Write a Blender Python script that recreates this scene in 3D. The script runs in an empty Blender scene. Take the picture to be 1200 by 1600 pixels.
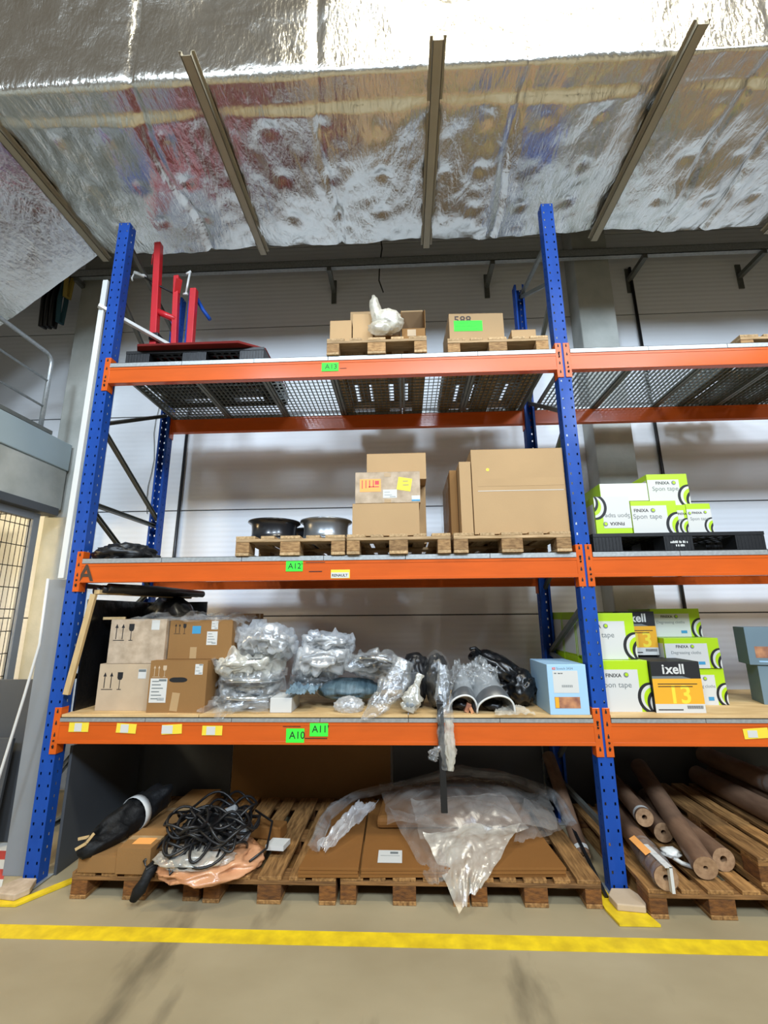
import bpy, bmesh, math, random
from mathutils import Vector, Matrix, noise, Euler
random.seed(7)
C = bpy.context.scene.collection
scene = bpy.context.scene
R = math.radians
PI = math.pi

# ------------------------------------------------------------ camera
cd = bpy.data.cameras.new('camera'); cam = bpy.data.objects.new('camera', cd); C.objects.link(cam)
CX, CY, CZ, YAW, PITCH, ROLL, FPX = 2.4282, -3.2425, 1.6658, .0431, .2248, -.0078, 706.444
f0 = Vector((-math.sin(YAW), math.cos(YAW), 0)); rt = Vector((math.cos(YAW), math.sin(YAW), 0)); zz = Vector((0, 0, 1))
fw = f0*math.cos(PITCH)+zz*math.sin(PITCH); up = -f0*math.sin(PITCH)+zz*math.cos(PITCH)
RR = rt*math.cos(ROLL)+up*math.sin(ROLL); UU = -rt*math.sin(ROLL)+up*math.cos(ROLL)
cam.matrix_world = Matrix(((RR.x, UU.x, -fw.x, CX), (RR.y, UU.y, -fw.y, CY), (RR.z, UU.z, -fw.z, CZ), (0, 0, 0, 1)))
cd.sensor_fit = 'HORIZONTAL'; cd.sensor_width = 36; cd.lens = 36*FPX/1200; cd.clip_start = .05; cd.clip_end = 100
scene.camera = cam

# ------------------------------------------------------------ world, light, exposure
w = bpy.data.worlds.new('world'); scene.world = w; w.use_nodes = True
bg = w.node_tree.nodes['Background']; bg.inputs[0].default_value = (1, .88, .70, 1); bg.inputs[1].default_value = .135
def area(name, loc, target, sx, sy, power, col):
    l = bpy.data.lights.new(name, 'AREA'); l.shape = 'RECTANGLE'; l.size = sx; l.size_y = sy; l.energy = power; l.color = col
    o = bpy.data.objects.new(name, l); C.objects.link(o); o.location = loc
    o.rotation_euler = (Vector(target)-Vector(loc)).to_track_quat('-Z', 'Y').to_euler(); return o
for lx, lw in ((-.6, 1.0), (3.6, 1.8), (7.6, 1.8)):
    area('hall_window', (lx, -7.4, 6.65), (lx*.75+.8, 0, 2.6), lw, 1.1, 345, (.69, .84, 1))
area('roof_light', (5.2, -7.6, 8.1), (3.5, 0, 3.4), 11.5, .9, 210, (.95, .95, 1))
area('ceiling_lamp', (2.95, -3.9, 9.3), (2.9, -2.2, 0), .9, .7, 170, (1, .93, .74))
area('ceiling_lamp', (5.6, -3.9, 9.3), (5.4, -2.2, 0), .9, .7, 170, (1, .93, .74))
area('back_room_lamp', (-1.9, -.6, 2.5), (-2.0, .6, 1.3), .8, .3, 75, (1, .82, .5))
vs = scene.view_settings; vs.view_transform = 'Standard'; vs.look = 'None'; vs.gamma = 1; vs.use_curve_mapping = False; vs.exposure = 0.3
scene.render.film_transparent = False

# ------------------------------------------------------------ materials
def srgb(h):
    v = [int(h[i:i+2], 16)/255 for i in (0, 2, 4)]
    return tuple([(c/12.92 if c <= .04045 else ((c+.055)/1.055)**2.4) for c in v]+[1])
def mat(name, hexa, rough=.6, metal=0, var=0, vscale=6, stretch=(1, 1, 1), bump=0, bscale=60, coat=0, hex2=None, coords='Object', rnd=0, detail=4, spec=.5):
    m = bpy.data.materials.new(name); m.use_nodes = True; nt = m.node_tree; n = nt.nodes; L = nt.links
    p = n['Principled BSDF']; col = srgb(hexa)
    p.inputs['Base Color'].default_value = col; p.inputs['Roughness'].default_value = rough; p.inputs['Metallic'].default_value = metal
    p.inputs['Coat Weight'].default_value = coat; p.inputs['Coat Roughness'].default_value = .15; p.inputs['Specular IOR Level'].default_value = spec
    if var or bump or hex2:
        tc = n.new('ShaderNodeTexCoord'); mp = n.new('ShaderNodeMapping'); mp.inputs['Scale'].default_value = stretch
        L.new(tc.outputs[coords], mp.inputs[0])
        if rnd:
            oi = n.new('ShaderNodeObjectInfo'); L.new(oi.outputs['Random'], mp.inputs['Location'])
            mul = n.new('ShaderNodeVectorMath'); mul.operation = 'SCALE'; mul.inputs[3].default_value = 37
            L.new(oi.outputs['Random'], mul.inputs[0]); L.new(mul.outputs[0], mp.inputs['Location'])
    if var or hex2:
        no = n.new('ShaderNodeTexNoise'); no.inputs['Scale'].default_value = vscale; no.inputs['Detail'].default_value = detail
        L.new(mp.outputs[0], no.inputs[0])
        cr = n.new('ShaderNodeValToRGB'); c2 = srgb(hex2) if hex2 else tuple([max(0, c*(1-var)) for c in col[:3]]+[1])
        cr.color_ramp.elements[0].position = .32; cr.color_ramp.elements[1].position = .68
        cr.color_ramp.elements[0].color = c2; cr.color_ramp.elements[1].color = col
        L.new(no.outputs[0], cr.inputs[0])
        if rnd:
            hs = n.new('ShaderNodeHueSaturation'); mr = n.new('ShaderNodeMapRange'); mr.inputs[3].default_value = 1-rnd; mr.inputs[4].default_value = 1+rnd
            L.new(oi.outputs['Random'], mr.inputs[0]); L.new(mr.outputs[0], hs.inputs['Value']); L.new(cr.outputs[0], hs.inputs['Color']); L.new(hs.outputs[0], p.inputs['Base Color'])
        else: L.new(cr.outputs[0], p.inputs['Base Color'])
    if bump:
        b = n.new('ShaderNodeTexNoise'); b.inputs['Scale'].default_value = bscale; b.inputs['Detail'].default_value = 5
        L.new(mp.outputs[0], b.inputs[0]); bn = n.new('ShaderNodeBump'); bn.inputs['Strength'].default_value = bump; bn.inputs['Distance'].default_value = .01
        L.new(b.outputs[0], bn.inputs['Height']); L.new(bn.outputs[0], p.inputs['Normal'])
    return m
M = {}
M['orange'] = mat('orange_paint', 'CD5812', .55, 0, .12, 3, (1, 6, 6), .03, 25, .65, spec=.2)
M['blue'] = mat('blue_paint', '17479C', .55, 0, .18, 5, (3, 3, 1), .03, 30, .1, spec=.2)
M['red'] = mat('red_paint', 'C8202A', .4, 0, .12, 5, coat=.3)
M['redplate'] = mat('dusty_red_paint', '6E2422', .8, 0, .3, 5, spec=.1)
M['galv'] = mat('galvanised_steel', 'B4B8B8', .42, .55, .22, 45, (1, 1, 1), .05, 60, detail=2)
M['galvdark'] = mat('dull_galvanised_steel', '6E706A', .5, .35, .2, 20)
M['grate'] = mat('grating_steel', '7C807C', .5, .4, .2, 20)
M['bolt'] = mat('bolt_steel', '2A2A2C', .4, .8)
M['hole'] = mat('hole_shade', '0C0D10', .7)  # near-black colour standing in for the shade inside holes, slots and hollow cores
M['card'] = mat('cardboard', 'B1926B', .8, 0, .07, 3, (1, 1, 1), .06, 120, rnd=.05, spec=.2)
M['cardL'] = mat('pale_cardboard', 'BEA88C', .8, 0, .10, 9, bump=.06, bscale=120, rnd=.03, spec=.2)
M['cardD'] = mat('brown_cardboard', '8E693F', .8, 0, .08, 3, bump=.06, bscale=100, rnd=.04, spec=.2)
M['cardG'] = mat('worn_grey_cardboard', 'BFAB94', .8, 0, hex2='A39079', vscale=16, bump=.06, bscale=100, spec=.2)
M['cardflat'] = mat('flat_cardboard', '85592C', .75, 0, .12, 2.5, bump=.05, bscale=60, spec=.2)
M['cardin'] = mat('box_interior_shade', '6E5334', .9, 0, .15, 4)  # darker brown that puts the inside shade of open boxes into colour
M['tape'] = mat('packing_tape', 'AE9068', .3, coat=.3)
M['wood'] = mat('pallet_wood', 'BFA077', .75, 0, hex2='92764F', vscale=7, stretch=(9, 1.0, 9), bump=.25, bscale=14, rnd=.17)
M['woodx'] = mat('pallet_wood_crosswise', 'BA9B74', .75, 0, hex2='8E734E', vscale=7, stretch=(1.0, 9, 9), bump=.25, bscale=14, rnd=.17)
M['woodold'] = mat('weathered_pallet_wood', 'A68457', .8, 0, hex2='665037', vscale=7, stretch=(9, 1, 9), bump=.3, bscale=14, rnd=.2)
M['block'] = mat('pallet_block', 'A88458', .85, 0, hex2='7A5A38', vscale=24, stretch=(1, 1, 3), bump=.35, bscale=70, rnd=.22)
M['woodF'] = mat('shaded_floor_pallet_wood', 'A67A46', .75, 0, hex2='68461F', vscale=7, stretch=(9, 1.0, 9), bump=.25, bscale=14, rnd=.2)  # floor-level pallet set, darker and more orange: dim light there is in the colours
M['woodFx'] = mat('shaded_floor_pallet_wood_crosswise', '936838', .75, 0, hex2='62411D', vscale=7, stretch=(1.0, 9, 9), bump=.25, bscale=14, rnd=.2)
M['blockF'] = mat('shaded_floor_pallet_block', '80501F', .85, 0, hex2='573413', vscale=24, stretch=(1, 1, 3), bump=.35, bscale=70, rnd=.22)
M['board'] = mat('chipboard', 'D8B681', .7, 0, hex2='BF9A66', vscale=4, stretch=(1, 4, 4), bump=.08, bscale=60)
M['batten'] = mat('pale_batten', 'C9AA78', .75, 0, .2, 8, (6, 6, 1), .1, 40)
M['white'] = mat('white_paper', 'C9C8C3', .6)
M['whiteP'] = mat('white_plastic', 'D2D2CE', .35, coat=.2)
M['printg'] = mat('grey_print', '6C7272', .6)
M['ink'] = mat('black_ink', '17171A', .6)
M['inkbr'] = mat('brown_ink', '3B2A1E', .6)
M['lgreen'] = mat('fluorescent_green_paper', '3BE63A', .7)
M['yellowp'] = mat('yellow_sticker', 'E8CE3A', .6)
M['noteink'] = mat('faded_green_ink', '35B03A', .7)
M['orangep'] = mat('orange_paper', 'F2A658', .7)
M['lime'] = mat('lime_print', 'A9CC12', .45, coat=.15)
M['amber'] = mat('amber_print', 'E2A42A', .45, coat=.15)
M['bluebox'] = mat('pale_blue_carton', '9FC3DE', .5, coat=.1)
M['bluegrey'] = mat('blue_grey_carton', '6B7F89', .55)
M['bluet'] = mat('blue_tape', '3E8EB8', .5)
M['redp'] = mat('red_print', 'D8343A', .5)
M['skin'] = mat('picture_print', 'C98E62', .5, hex2='7A4A40', vscale=14)
M['blackp'] = mat('black_plastic', '16171A', .42, 0, .3, 8, bump=.08, bscale=30)
M['blackf'] = mat('black_film', '0E0F11', .34, 0, 0, bump=.7, bscale=14, coat=.15)
M['blackm'] = mat('dull_black_film', '131416', .62, 0, .4, 9, bump=.9, bscale=18, spec=.3)
M['rubber'] = mat('black_rubber', '121214', .5, coat=.15)
M['silver'] = mat('silver_paint', '8E9296', .3, .75, .08, 5, coat=.3)
M['rimblk'] = mat('black_steel_wheel', '1B1C20', .28, .2, coat=.5)
M['chrome'] = mat('chrome', 'C9CED2', .16, .95)
M['greyp'] = mat('grey_plastic', '7C8286', .35, .1, coat=.3)
M['darkgrey'] = mat('dark_grey_panel', '46494D', .55, 0, .15, 3)
M['midgrey'] = mat('grey_panel', '808488', .55, 0, .08, 3)
M['concrete'] = mat('concrete', 'B6B7B0', .85, 0, hex2='9FA19A', vscale=3.5, bump=.25, bscale=25)
M['slab'] = mat('pale_painted_steel', 'A3B1B4', .6, 0, .06, 2)
M['yellowpaint'] = mat('yellow_floor_tape', 'E8C81C', .55, 0, hex2='C9A91C', vscale=12, bump=.05, bscale=60)
M['stud'] = mat('beige_steel_channel', 'A39A84', .5, .1, .1, 4)
M['redf'] = mat('red_floor_tape', 'B04038', .6)
M['teal'] = mat('teal_webbing', '2E5560', .8)
M['yweb'] = mat('yellow_webbing', '9A8438', .8)
M['pink'] = mat('pinkish_film', 'D29A72', .3, 0, hex2='B07850', vscale=6, bump=.5, bscale=16, coat=.4)
M['paperroll'] = mat('brown_paper_roll', '80634D', .6, 0, hex2='664C3A', vscale=5, stretch=(4, 1, 4), bump=.15, bscale=12, coat=.15)
M['rollend'] = mat('roll_end', 'A88664', .85, 0, hex2='8A6A4C', vscale=40)
M['beigeboard'] = mat('stacked_pale_boards', 'DDB878', .7, 0, hex2='B8935A', vscale=2, stretch=(3, 6, .4))
M['mirrorcap'] = mat('grey_mirror_shell', '909496', .22, .2, coat=.6)
M['bronze'] = mat('dark_grey_shell', '4A4D52', .28, .3, coat=.6)
M['bluewrap'] = mat('blue_green_foam', '5C717A', .5, 0, hex2='34474F', vscale=7, stretch=(6, 1, 1), bump=.4, bscale=30)

def film(name, lo, hi, col='FFFFFF', scale=9, rough=.18, gl=.45, bump=.6):
    """clear wrinkled plastic: partly see-through, partly shiny"""
    m = bpy.data.materials.new(name); m.use_nodes = True; nt = m.node_tree; n = nt.nodes; L = nt.links; n.clear()
    out = n.new('ShaderNodeOutputMaterial'); tr = n.new('ShaderNodeBsdfTransparent'); g = n.new('ShaderNodeBsdfGlossy'); d = n.new('ShaderNodeBsdfDiffuse'); tl = n.new('ShaderNodeBsdfTranslucent')
    g.inputs['Roughness'].default_value = rough; g.inputs[0].default_value = (.95, .97, 1, 1)
    d.inputs[0].default_value = srgb(col); tl.inputs[0].default_value = srgb(col)
    tc = n.new('ShaderNodeTexCoord'); no = n.new('ShaderNodeTexNoise'); no.inputs['Scale'].default_value = scale; no.inputs['Detail'].default_value = 5; no.inputs['Distortion'].default_value = 1.2
    L.new(tc.outputs['Object'], no.inputs[0])
    bp = n.new('ShaderNodeBump'); bp.inputs['Strength'].default_value = bump; bp.inputs['Distance'].default_value = .02; L.new(no.outputs[0], bp.inputs['Height'])
    for s in (g, d, tl): L.new(bp.outputs[0], s.inputs['Normal'])
    a = n.new('ShaderNodeMixShader'); a.inputs[0].default_value = .4; L.new(d.outputs[0], a.inputs[1]); L.new(tl.outputs[0], a.inputs[2])
    b = n.new('ShaderNodeMixShader'); b.inputs[0].default_value = gl; L.new(a.outputs[0], b.inputs[1]); L.new(g.outputs[0], b.inputs[2])
    mr = n.new('ShaderNodeMapRange'); mr.inputs[1].default_value = .35; mr.inputs[2].default_value = .7; mr.inputs[3].default_value = lo; mr.inputs[4].default_value = hi
    L.new(no.outputs[0], mr.inputs[0])
    c = n.new('ShaderNodeMixShader'); L.new(mr.outputs[0], c.inputs[0]); L.new(tr.outputs[0], c.inputs[1]); L.new(b.outputs[0], c.inputs[2]); L.new(c.outputs[0], out.inputs[0])
    return m
M['film'] = film('clear_film', .34, .66, 'F6F9FB', gl=.22)
M['filmthin'] = film('thin_clear_film', .08, .34, 'E8EDEF', gl=.35)
M['filmvery'] = film('very_clear_film', .02, .16, 'E8EDEF', gl=.5)
M['filmwarm'] = film('milky_film', .40, .74, 'F8F4E6', gl=.2)
M['bubble'] = film('bubble_wrap', .16, .42, 'DAD6CE', scale=5, rough=.3, gl=.25)

def rib_wall():
    m = mat('wall_panel', 'E4E6E9', .55, 0, .04, 1.5); nt = m.node_tree; n = nt.nodes; L = nt.links; p = n['Principled BSDF']
    tc = n.new('ShaderNodeTexCoord'); wv = n.new('ShaderNodeTexWave'); wv.bands_direction = 'Z'; wv.inputs['Scale'].default_value = 5.5
    L.new(tc.outputs['Object'], wv.inputs[0]); b = n.new('ShaderNodeBump'); b.inputs['Strength'].default_value = .12; b.inputs['Distance'].default_value = .01
    L.new(wv.outputs[0], b.inputs['Height']); L.new(b.outputs[0], p.inputs['Normal']); return m
M['wall'] = rib_wall()

def floor_mat():
    m = mat('floor_concrete', '9A9182', .5, 0, spec=.35); nt = m.node_tree; n = nt.nodes; L = nt.links; p = n['Principled BSDF']
    tc = n.new('ShaderNodeTexCoord')
    def nz(sc, st, d=5):
        mp = n.new('ShaderNodeMapping'); mp.inputs['Scale'].default_value = st; L.new(tc.outputs['Object'], mp.inputs[0])
        t = n.new('ShaderNodeTexNoise'); t.inputs['Scale'].default_value = sc; t.inputs['Detail'].default_value = d; L.new(mp.outputs[0], t.inputs[0]); return t
    a = nz(1.1, (1, 1.6, 1)); r1 = n.new('ShaderNodeValToRGB'); r1.color_ramp.elements[0].position = .3; r1.color_ramp.elements[1].position = .72
    r1.color_ramp.elements[0].color = srgb('8F8164'); r1.color_ramp.elements[1].color = srgb('A6987A'); L.new(a.outputs[0], r1.inputs[0])
    s = nz(3.2, (1, .35, 1)); r2 = n.new('ShaderNodeValToRGB'); r2.color_ramp.elements[0].position = .60; r2.color_ramp.elements[1].position = .72
    r2.color_ramp.elements[0].color = (0, 0, 0, 1); r2.color_ramp.elements[1].color = (1, 1, 1, 1); L.new(s.outputs[0], r2.inputs[0])
    mx = n.new('ShaderNodeMix'); mx.data_type = 'RGBA'; mx.inputs[7].default_value = srgb('716650'); L.new(r2.outputs[0], mx.inputs[0]); L.new(r1.outputs[0], mx.inputs[6])
    L.new(mx.outputs[2], p.inputs['Base Color'])
    f = nz(40, (1, 1, 1), 3); b = n.new('ShaderNodeBump'); b.inputs['Strength'].default_value = .08; L.new(f.outputs[0], b.inputs['Height']); L.new(b.outputs[0], p.inputs['Normal'])
    return m
M['floor'] = floor_mat()

def foil_mat():
    m = mat('foil_insulation', 'DCDAD2', .3, 1.0); nt = m.node_tree; n = nt.nodes; L = nt.links; p = n['Principled BSDF']
    tc = n.new('ShaderNodeTexCoord')
    def nz(sc, st, d=6, dist=0.):
        mp = n.new('ShaderNodeMapping'); mp.inputs['Scale'].default_value = st; L.new(tc.outputs['Object'], mp.inputs[0])
        t = n.new('ShaderNodeTexNoise'); t.inputs['Scale'].default_value = sc; t.inputs['Detail'].default_value = d; t.inputs['Distortion'].default_value = dist; L.new(mp.outputs[0], t.inputs[0]); return t
    a = nz(3.2, (1.3, .6, 1), 7, 1.2); b = nz(16, (2.6, .7, 1), 5)
    vo = n.new('ShaderNodeTexVoronoi'); vo.feature = 'DISTANCE_TO_EDGE'; vo.inputs['Scale'].default_value = 7
    wp = n.new('ShaderNodeVectorMath'); wp.operation = 'ADD'; d = nz(5, (1, 1, 1), 3); L.new(tc.outputs['Object'], wp.inputs[0]); L.new(d.outputs[1], wp.inputs[1]); L.new(wp.outputs[0], vo.inputs[0])
    s1 = n.new('ShaderNodeMath'); s1.operation = 'MULTIPLY_ADD'; s1.inputs[1].default_value = .5; L.new(b.outputs[0], s1.inputs[0]); L.new(a.outputs[0], s1.inputs[2])
    s2 = n.new('ShaderNodeMath'); s2.operation = 'MULTIPLY_ADD'; s2.inputs[1].default_value = .10; L.new(vo.outputs[0], s2.inputs[0]); L.new(s1.outputs[0], s2.inputs[2])
    bp = n.new('ShaderNodeBump'); bp.inputs['Strength'].default_value = .38; bp.inputs['Distance'].default_value = .04; L.new(s2.outputs[0], bp.inputs['Height']); L.new(bp.outputs[0], p.inputs['Normal'])
    mr = n.new('ShaderNodeMapRange'); mr.inputs[3].default_value = .19; mr.inputs[4].default_value = .31; L.new(a.outputs[0], mr.inputs[0]); L.new(mr.outputs[0], p.inputs['Roughness'])
    return m
M['foil'] = foil_mat()

# ------------------------------------------------------------ builders
WL = {}
def props(o, label=None, cat=None, group=None, kind=None):
    if label: o['label'] = label
    if cat: o['category'] = cat
    if group: o['group'] = group
    if kind: o['kind'] = kind
    return o
def thing(name, label, cat, loc=(0, 0, 0), group=None):
    o = bpy.data.objects.new(name, None); o.empty_display_size = .05; C.objects.link(o); o.location = loc; WL[o] = Vector(loc)
    return props(o, label, cat, group)
class MB:
    def __init__(s): s.bm = bmesh.new(); s.mi = 0
    def box(s, x0, x1, y0, y1, z0, z1, mi=None, rot=None, piv=None):
        mi = s.mi if mi is None else mi
        vs_ = [Vector((x, y, z)) for z in (z0, z1) for y in (y0, y1) for x in (x0, x1)]
        if rot is not None:
            pv = Vector(piv) if piv is not None else Vector(((x0+x1)/2, (y0+y1)/2, (z0+z1)/2)); vs_ = [rot @ (v-pv)+pv for v in vs_]
        v = [s.bm.verts.new(c) for c in vs_]
        for q in ((0, 2, 3, 1), (4, 5, 7, 6), (0, 1, 5, 4), (2, 6, 7, 3), (0, 4, 6, 2), (1, 3, 7, 5)):
            f = s.bm.faces.new([v[i] for i in q]); f.material_index = mi
        return s
    def bar(s, a, b, wd, th, mi=None, upv=(0, 0, 1)):
        """rectangular bar from a to b"""
        mi = s.mi if mi is None else mi; a = Vector(a); b = Vector(b); d = (b-a).normalized(); u = Vector(upv); side = d.cross(u)
        if side.length < 1e-4: side = d.cross(Vector((1, 0, 0)))
        side.normalize(); u = side.cross(d).normalized(); h = side*wd/2; k = u*th/2
        v = [s.bm.verts.new(c) for c in (a-h-k, a+h-k, a+h+k, a-h+k, b-h-k, b+h-k, b+h+k, b-h+k)]
        for q in ((0, 3, 2, 1), (4, 5, 6, 7), (0, 1, 5, 4), (1, 2, 6, 5), (2, 3, 7, 6), (3, 0, 4, 7)):
            f = s.bm.faces.new([v[i] for i in q]); f.material_index = mi
        return s
    def tube(s, pts, r, seg=8, mi=None, closed=False, cap=True):
        mi = s.mi if mi is None else mi; pts = [Vector(p) for p in pts]; n = len(pts); rings = []; prev = None
        for i, p in enumerate(pts):
            if closed: d = pts[(i+1) % n]-pts[i-1]
            else: d = pts[min(i+1, n-1)]-pts[max(i-1, 0)]
            d.normalize()
            if prev is None:
                u = d.cross(Vector((0, 0, 1)));
                if u.length < .05: u = d.cross(Vector((1, 0, 0)))
            else: u = prev-d*prev.dot(d)
            u.normalize(); prev = u; v = d.cross(u); rr = r[i] if isinstance(r, (list, tuple)) else r
            rings.append([s.bm.verts.new(p+(u*math.cos(2*PI*k/seg)+v*math.sin(2*PI*k/seg))*rr) for k in range(seg)])
        for i in range(n if closed else n-1):
            a, b = rings[i], rings[(i+1) % n]
            for k in range(seg):
                f = s.bm.faces.new((a[k], a[(k+1) % seg], b[(k+1) % seg], b[k])); f.material_index = mi; f.smooth = True
        if cap and not closed:
            for rg in (rings[0][::-1], rings[-1]):
                f = s.bm.faces.new(rg); f.material_index = mi
        return s
    def lathe(s, prof, c=(0, 0, 0), axis='z', seg=48, mi=None, M4=None, closed=False):
        mi = s.mi if mi is None else mi; rings = []; c = Vector(c)
        for r, h in prof:
            rg = []
            for k in range(seg):
                t = 2*PI*k/seg; v = Vector((r*math.cos(t), r*math.sin(t), h))
                if axis == 'y': v = Vector((v.x, v.z, -v.y))
                if axis == 'x': v = Vector((v.z, v.y, -v.x))
                if M4 is not None: v = M4 @ v
                rg.append(s.bm.verts.new(v+c))
            rings.append(rg)
        m = len(rings)
        for i in range(m if closed else m-1):
            a, b = rings[i], rings[(i+1) % m]
            for k in range(seg):
                f = s.bm.faces.new((a[k], a[(k+1) % seg], b[(k+1) % seg], b[k])); f.material_index = mi; f.smooth = True
        return s
    def poly(s, pts, y, th, mi=None):
        """polygon given in x,z, facing -Y, thickness th behind"""
        mi = s.mi if mi is None else mi
        if len(pts) < 3: return s
        a = [s.bm.verts.new((p[0], y, p[1])) for p in pts]; b = [s.bm.verts.new((p[0], y+th, p[1])) for p in pts]; n = len(pts)
        f = s.bm.faces.new(a); f.material_index = mi; f = s.bm.faces.new(b[::-1]); f.material_index = mi
        for i in range(n):
            f = s.bm.faces.new((a[i], b[i], b[(i+1) % n], a[(i+1) % n])); f.material_index = mi
        return s
    def prism(s, pts, z0, z1, mi=None):
        mi = s.mi if mi is None else mi; n = len(pts)
        a = [s.bm.verts.new((p[0], p[1], z0)) for p in pts]; b = [s.bm.verts.new((p[0], p[1], z1)) for p in pts]
        for q in (a[::-1], b): f = s.bm.faces.new(q); f.material_index = mi
        for i in range(n):
            f = s.bm.faces.new((a[i], a[(i+1) % n], b[(i+1) % n], b[i])); f.material_index = mi
        return s
    def grid(s, nu, nv, fn, mi=None, smooth=True, skip=None):
        mi = s.mi if mi is None else mi
        g = [[s.bm.verts.new(fn(i/nu, j/nv)) for j in range(nv+1)] for i in range(nu+1)]
        for i in range(nu):
            for j in range(nv):
                if skip and skip((i+.5)/nu, (j+.5)/nv): continue
                f = s.bm.faces.new((g[i][j], g[i+1][j], g[i+1][j+1], g[i][j+1])); f.material_index = mi; f.smooth = smooth
        for v in [v for v in s.bm.verts if not v.link_faces]: s.bm.verts.remove(v)
        return s
    def blob(s, c, rad, amp=.18, freq=3.2, seed=0, sub=4, mi=None, zmin=None, rot=None, ridge=True):
        mi = s.mi if mi is None else mi
        t = bmesh.new(); bmesh.ops.create_icosphere(t, subdivisions=sub, radius=1)
        c = Vector(c); off = Vector((seed*3.7, seed*1.3, seed*.7)); mp = {}
        for v in t.verts:
            d = v.co.normalized(); q = d*freq+off
            if ridge: k = 1-abs(noise.noise(q))*2.2-.35*abs(noise.noise(q*2.3))-.18*abs(noise.noise(q*5.1))
            else: k = noise.noise(q)+.5*noise.noise(q*2.1)
            p = Vector((d.x*rad[0], d.y*rad[1], d.z*rad[2]))*(1+amp*k)
            if rot is not None: p = rot @ p
            p = p+c
            if zmin is not None and p.z < zmin: p.z = zmin+abs(p.z-zmin)*.03
            mp[v.index] = s.bm.verts.new(p)
        for f in t.faces:
            g = s.bm.faces.new([mp[v.index] for v in f.verts]); g.material_index = mi; g.smooth = True
        t.free(); return s
    def build(s, name, mats, parent=None, bevel=0, solid=0, label=None):
        if not isinstance(mats, (list, tuple)): mats = [mats]
        me = bpy.data.meshes.new(name)
        off = WL.get(parent, Vector((0, 0, 0))) if parent else Vector((0, 0, 0))
        if parent is None:
            bb = [v.co for v in s.bm.verts]; off = Vector(((min(v.x for v in bb)+max(v.x for v in bb))/2, (min(v.y for v in bb)+max(v.y for v in bb))/2, min(v.z for v in bb)))
        for v in s.bm.verts: v.co -= off
        bmesh.ops.recalc_face_normals(s.bm, faces=s.bm.faces) if not getattr(s, 'keep', False) else None
        s.bm.to_mesh(me); s.bm.free()
        for m in mats: me.materials.append(m)
        o = bpy.data.objects.new(name, me); C.objects.link(o)
        if parent: o.parent = parent; WL[o] = off
        else: o.location = off; WL[o] = off
        if bevel:
            b = o.modifiers.new('bevel', 'BEVEL'); b.width = bevel; b.segments = 2; b.limit_method = 'ANGLE'
        if solid:
            b = o.modifiers.new('solid', 'SOLIDIFY'); b.thickness = solid
        if label: o['label'] = label
        return o
def struct(o): o['kind'] = 'structure'; return o
TX = {}
def text(s, size, x, y, z, parent, m, name='lettering', flip=False, align='LEFT', roll=0, bold=0, sx=1):
    """raised print facing -Y at world x,y,z (baseline)"""
    key = (s, bold, align)
    if key not in TX:
        c = bpy.data.curves.new('lettering', 'FONT'); c.body = s; c.size = 1; c.extrude = .006; c.align_x = align; c.offset = bold; c.resolution_u = 3
        o = bpy.data.objects.new('lettering', c); C.objects.link(o); bpy.context.view_layer.update()
        TX[key] = bpy.data.meshes.new_from_object(o.evaluated_get(bpy.context.evaluated_depsgraph_get())); bpy.data.objects.remove(o)
    me = TX[key].copy(); me.materials.clear(); me.materials.append(m)
    mt = Matrix.Translation(Vector((x, y, z))-WL[parent]) @ Matrix.Rotation((PI if flip else 0)+roll, 4, 'Y') @ Matrix.Rotation(PI/2, 4, 'X') @ Matrix.Diagonal((size*sx, size, size*.05 if size > .02 else .002, 1))
    me.transform(mt); o = bpy.data.objects.new(name, me); C.objects.link(o); o.parent = parent; WL[o] = WL[parent]; return o
def patch(parent, name, m, x0, x1, z0, z1, y, th=.0012, roll=0, mi=0):
    b = MB(); b.box(x0, x1, y-th, y, z0, z1, rot=Matrix.Rotation(roll, 3, 'Y') if roll else None); return b.build(name, m, parent)
def copy_tree(o, parent=None, first=True):
    c = o.copy(); C.objects.link(c); c.parent = parent
    for ch in [x for x in C.objects if x.parent == o]: copy_tree(ch, c, False)
    return c
def dup(o, loc, label=None, rotz=None, scale=None):
    c = copy_tree(o); c.location = loc
    if label: c['label'] = label
    if rotz is not None: c.rotation_euler = (0, 0, rotz)
    if scale: c.scale = scale
    return c

# ============================================================ SETTING
L_ = 3.7; D_ = 1.06; ZT = 5.088
b = MB(); b.box(-6, 11, -9, 1.6, -.1, 0); struct(b.build('floor', M['floor']))
# back wall of horizontal sandwich panels with open joints
b = MB(); zs = [0, .5, 1.667, 2.83, 3.98, 5.13, 6.28, 7.4]
for i in range(len(zs)-1): b.box(-6, 11, 1.6, 1.72, zs[i]+.006, zs[i+1]-.006, 0)
b.box(-6, 11, 1.612, 1.74, 0, 7.4, 1); struct(b.build('wall_back', [M['wall'], M['darkgrey']], bevel=.004))
b = MB(); b.box(-6, 11, -.6, 1.74, 6.7, 6.9); struct(b.build('ceiling_upper', M['darkgrey']))
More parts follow.
